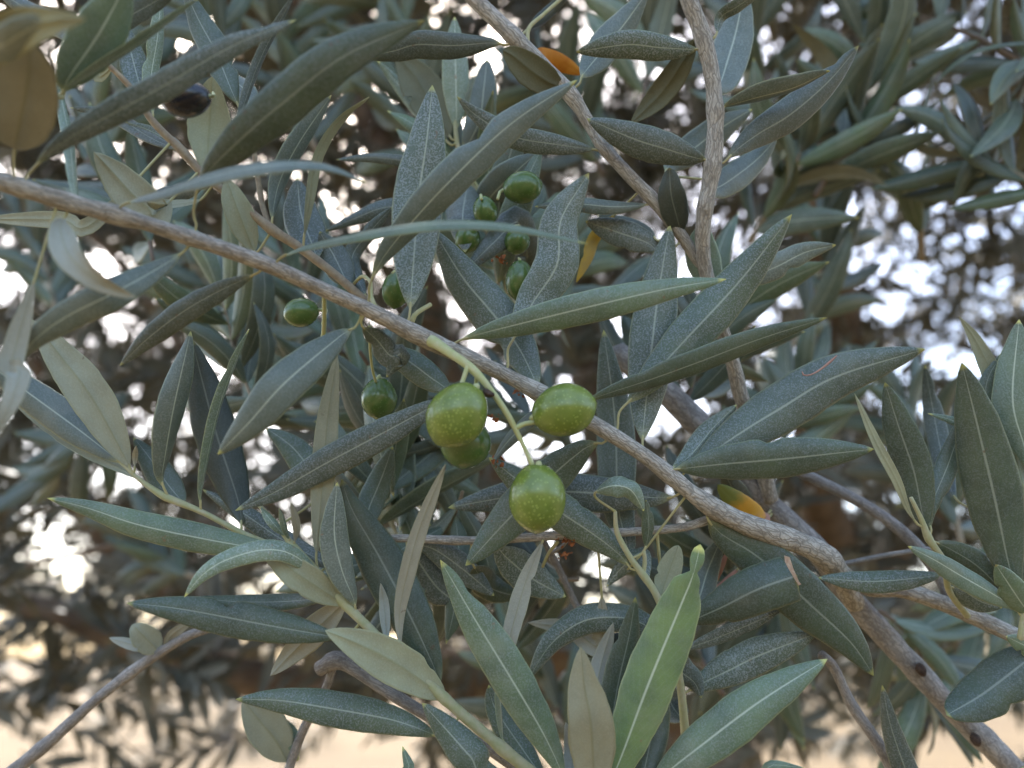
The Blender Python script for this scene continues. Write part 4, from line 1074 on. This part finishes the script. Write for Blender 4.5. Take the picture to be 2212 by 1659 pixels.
limb('limb', [wz(900, 1450, 1.3), wz(500, 1330, 1.3), wz(250, 1180, 1.3), wz(110, 900, 1.3), wz(95, 500, 1.35), wz(60, 200, 1.4), wz(90, -100, 1.4)], [.03, .024, .022, .022, .02, .016, .01])
limb('limb', [wz(1800, 1300, 1.5), wz(2050, 1050, 1.3), wz(2230, 800, 1.3), wz(2400, 500, 1.3)], [.04, .032, .024, .016])
limb('limb', [wz(60, 1220, .62), wz(300, 1165, .6), wz(560, 1090, .6), wz(700, 1040, .62)], [.0028, .0026, .0022, .0015], seg=8)
limb('limb', [wz(400, 760, .9), wz(250, 560, .9), wz(60, 380, .9)], [.006, .005, .003], seg=8)


# ------------------------------------------------------------------ crown: thousands of leaves on twigs, as one mesh
def leaf_cloud(name, twigs, per, size, mat, parent, origin, rngs, seg=3, droop=.25, width=.12):
    """twigs: (n, 6) start and direction*length. builds per leaf a folded, bent blade"""
    n = len(twigs)
    st, dr = twigs[:, :3], twigs[:, 3:]
    t = np.tile((np.arange(per) // 2 * 2 + 1.5) / (per + 1), (n, 1)).ravel()
    P = np.repeat(st, per, 0) + np.repeat(dr, per, 0) * t[:, None]
    T = np.repeat(dr / np.linalg.norm(dr, axis=1)[:, None], per, 0)
    k = np.tile(np.arange(per), n)
    rnd = rngs.normal(size=(n * per, 3))
    base = np.repeat(rngs.normal(size=(n, 3)), per, 0)
    o1 = np.cross(T, base); o1 /= np.linalg.norm(o1, axis=1)[:, None]
    o2 = np.cross(T, o1)
    ang = (k // 2 % 2) * np.pi / 2 + (k % 2) * np.pi + rngs.normal(size=n * per) * .3
    out = o1 * np.cos(ang)[:, None] + o2 * np.sin(ang)[:, None]
    D = T * rngs.uniform(.5, 1.3, (n * per, 1)) + out + rnd * .15
    D[:, 2] -= droop * rngs.uniform(0, 1, n * per)
    D /= np.linalg.norm(D, axis=1)[:, None]
    U = out * .3 - T * .4 + rngs.normal(size=(n * per, 3)) * .5 + np.array([0, -.45, .6])
    U -= D * (U * D).sum(1)[:, None]; U /= np.linalg.norm(U, axis=1)[:, None]
    X = np.cross(D, U)
    Ls = size * rngs.uniform(.7, 1.2, n * per)
    Wd = Ls * width * rngs.uniform(.8, 1.2, n * per)
    bend = rngs.uniform(-.1, .22, n * per)
    ts = np.linspace(0, 1, seg + 1)
    rows = []
    for i, tt in enumerate(ts):
        w = math.sin(math.pi * min(max(tt, .03), .985)) ** .8
        c = P + D * (Ls * tt)[:, None] - U * (Ls * bend * math.sin(math.pi * tt * .7))[:, None]
        e = X * (Wd * w)[:, None]; f = U * (Wd * w * .25)[:, None]
        rows += [c - e - f, c, c + e - f]
    V = np.stack(rows, 1)                       # leaves, rows*3, 3
    nl = n * per; m = V.shape[1]
    fq = []
    for i in range(seg):
        a = i * 3
        fq += [(a, a + 1, a + 4, a + 3), (a + 1, a + 2, a + 5, a + 4)]
    F = (np.array(fq)[None] + (np.arange(nl) * m)[:, None, None]).reshape(-1, 4)
    V = V.reshape(-1, 3) - np.array(origin)
    me = bpy.data.meshes.new(name)
    me.vertices.add(len(V)); me.vertices.foreach_set('co', V.astype(np.float32).ravel())
    me.loops.add(F.size); me.loops.foreach_set('vertex_index', F.astype(np.int32).ravel())
    me.polygons.add(len(F)); me.polygons.foreach_set('loop_start', (np.arange(len(F)) * 4).astype(np.int32))
    me.polygons.foreach_set('use_smooth', [True] * len(F))
    me.materials.append(mat)
    me.update(calc_edges=True)
    o = bpy.data.objects.new(name, me); col.objects.link(o)
    o.parent = parent
    if parent is None: o.location = origin
    return o


def twig_cloud(name, twigs, mat, parent, origin, rad=.0013):
    vs, fs_ = [], []
    for tdat in twigs:
        a = Vector(tdat[:3]); d = Vector(tdat[3:])
        n1 = d.orthogonal().normalized(); n2 = d.normalized().cross(n1)
        i0 = len(vs)
        for q, r in ((a, rad), (a + d, rad * .5)):
            for k in range(3):
                an = k * 2.0944
                vs.append(q + (n1 * math.cos(an) + n2 * math.sin(an)) * r)
        for k in range(3):
            fs_.append((i0 + k, i0 + (k + 1) % 3, i0 + 3 + (k + 1) % 3, i0 + 3 + k))
    o = link_mesh(name, vs, fs_, [mat], parent, origin, smooth=False)
    return o


def clump_noise(p, s, off):
    return mnoise.noise(Vector(p) * s + Vector((off, 0, 0)))


def crown_points(n, zr, xr, yr, thr, s, off, r, gate=None):
    """points in the crown volume, kept where clump noise is high; coordinates along the view so the density suits the distance"""
    out = []
    while len(out) < n:
        d = (r.uniform(zr[0] ** 2, zr[1] ** 2)) ** .5
        x, y = r.uniform(*xr), r.uniform(*yr)
        p = CAM + FWD * d + RGT * (x * d) + UPV * (y * d)
        if p.z < .45: continue
        if clump_noise(p, s, off) < thr: continue
        if gate and not gate(x, y, d, p): continue
        out.append(p)
    return out


def mk_twigs(pts, r, ln):
    a = []
    for p in pts:
        az = r.uniform(0, 2 * math.pi)
        d = Vector((math.cos(az), math.sin(az), r.uniform(-.7, .9))).normalized() * ln * r.uniform(.6, 1.2)
        a.append((*p, *d))
    return np.array(a)


rr = random.Random(21)
# nearer part of the crown (0.6 - 1.2 m), then the deep part (1.2 - 2.9 m)
N1, N2 = 520, 3100
def thin(x, y, d, p):                     # the crown is thinner towards the upper right, at the left and below its skirt
    if y < -.37: return rr.random() < .42
    if x > .2 and y > -.02: return rr.random() < .7
    if x < -.42: return rr.random() < .85
    return True


p1 = crown_points(N1, (.62, 1.25), (-.95, .95), (-.52, .72), -.08, 3.6, 3, rr, thin)
t1 = mk_twigs(p1, rr, .16)
leaf_cloud('leaves_near', t1, 22, .052, M_BGLEAF, TREE, TB, rng, seg=4)['kind'] = 'stuff'
p2 = crown_points(N2, (1.25, 2.9), (-.95, .95), (-.50, .72), -.12, 2.2, 9, rr, thin)
t2 = mk_twigs(p2, rr, .2)
leaf_cloud('leaves_deep', t2, 24, .055, M_BGLEAF, TREE, TB, rng, seg=3)['kind'] = 'stuff'
p3 = crown_points(900, (.7, 2.9), (-1.0, 1.0), (.72, 1.7), -.3, 2.2, 15, rr)  # off-frame foliage added to shade the upper right twigs and crown interior
t3 = mk_twigs(p3, rr, .2)
leaf_cloud('added_shade_leaves_above', t3, 24, .06, M_BGLEAF, TREE, TB, rng, seg=2, width=.15)['kind'] = 'stuff'
p4 = []
while len(p4) < 560:                      # unseen canopy added to block the sun, with gaps left for olive highlights
    q = Vector((rr.uniform(-1.9, 1.9), rr.uniform(-.1, 1.3), rr.uniform(2.15, 3.1)))
    v = (q - CAM).normalized()
    if v.dot(Vector((-.45, -.35, .82)).normalized()) > .955: continue
    if v.dot(Vector((.55, -.6, .58)).normalized()) > .97: continue
    if clump_noise(q, 2.0, 31) < -.15: continue
    p4.append(q)
t4 = mk_twigs(p4, rr, .2)
leaf_cloud('added_shade_leaves_overhead', t4, 24, .065, M_BGLEAF, TREE, TB, rng, seg=2, width=.16)['kind'] = 'stuff'
twig_cloud('fine_twigs', np.concatenate([t1, t2, t3, t4]), M_BGTWIG, TREE, TB)['kind'] = 'stuff'  # includes twigs of the added shade foliage

# ================================================================== GROUND, AND TREES OF THE GROVE BEYOND
gm, nt, b = new_mat('dry sandy ground')
tc = nd(nt, 'ShaderNodeTexCoord')
f1 = noise_n(nt, tc.outputs['Object'], .35, 6)
f2 = noise_n(nt, tc.outputs['Object'], 5, 6)
c = mix_c(nt, ramp(nt, f1, .35, .65), (.092, .060, .022), (.118, .080, .031))
c = mix_c(nt, math_n(nt, 'MULTIPLY', ramp(nt, f2, .5, .75), .5), c, (.075, .056, .032))
nt.links.new(c, b.inputs['Base Color']); b.inputs['Roughness'].default_value = .95
bp = nd(nt, 'ShaderNodeBump'); bp.inputs['Distance'].default_value = .05; nt.links.new(f2, bp.inputs['Height']); nt.links.new(bp.outputs[0], b.inputs['Normal'])
gv, gf = [], []
rings = [0, 1, 2, 4, 7, 12, 20, 35, 60, 120, 300, 800, 2000]
SEG = 48
for i, rd in enumerate(rings):
    for k in range(SEG):
        a = 2 * math.pi * k / SEG
        hgt = 0 if rd < 1 else .06 * mnoise.noise(Vector((rd * math.cos(a) * .3, rd * math.sin(a) * .3, 0))) * min(rd, 30) ** .5
        gv.append((rd * math.cos(a), rd * math.sin(a), hgt))
for i in range(len(rings) - 1):
    for k in range(SEG):
        gf.append((i * SEG + k, (i + 1) * SEG + k, (i + 1) * SEG + (k + 1) % SEG, i * SEG + (k + 1) % SEG))
g = link_mesh('ground', gv, gf, [gm], None, None)
g['kind'] = 'structure'


def grove_tree(x, y, h, cr, label, seed):
    r = random.Random(seed)
    base = Vector((x, y, 0))
    root = empty('olive_tree', base)
    tag(root, label, 'tree', 'olive trees of the grove beyond')
    th = h * .35
    tube('trunk', [base + Vector((0, 0, -.15)), base + Vector((.08, .05, th * .5)), base + Vector((-.05, 0, th)), base + Vector((0, .1, h * .7))], [.24, .17, .14, .05], [M_BGTWIG], root, base, seg=12, rough=.2, step=.05)
    for k in range(4):
        a = k * 1.6 + r.random()
        e = base + Vector((math.cos(a) * cr * .6, math.sin(a) * cr * .6, h * .68))
        tube('limb', [base + Vector((-.05, 0, th * .9)), base.lerp(e, .5) + Vector((0, 0, h * .2)), e], [.1, .06, .025], [M_BGTWIG], root, base, seg=8, rough=.2, step=.05)
    pts = []
    cen = base + Vector((0, 0, h * .62))
    while len(pts) < 260:
        q = Vector((r.uniform(-1, 1), r.uniform(-1, 1), r.uniform(-1, 1)))
        if q.length > 1 or q.length < .35: continue
        p = cen + Vector((q.x * cr, q.y * cr, q.z * h * .42))
        if clump_noise(p, 1.1, seed) < -.12: continue
        pts.append(p)
    leaf_cloud('crown', mk_twigs(pts, r, .5), 16, .14, M_BGLEAF, root, base, np.random.default_rng(seed), seg=2, width=.15)['kind'] = 'stuff'


for i, (x, y, h, cr, lb) in enumerate([
    (-6.2, 17, 4.2, 2.2, 'low olive tree of the grove at the far left, a blurred dark mass'),
    (-1.8, 24, 4.5, 2.3, 'blurred grove tree behind the lower centre leaves'),
    (4.8, 19, 4.3, 2.2, 'blurred grove tree behind the right hand branches'),
    (10.5, 26, 4.6, 2.4, 'blurred grove tree towards the right edge'),
    (-4.9, -5.6, 5.2, 2.7, 'unseen tree added behind the camera to the left to darken the light'),  # added out of view to dim the low sky behind the camera
    (4.4, -5.4, 5.2, 2.7, 'unseen tree added behind the camera to the right to darken the light'),  # second out-of-view tree, added for the same dimming
    (-12.5, 30, 4.6, 2.4, 'distant blurred grove tree near the left edge'),
]):
    grove_tree(x, y, h, cr, lb, 40 + i)
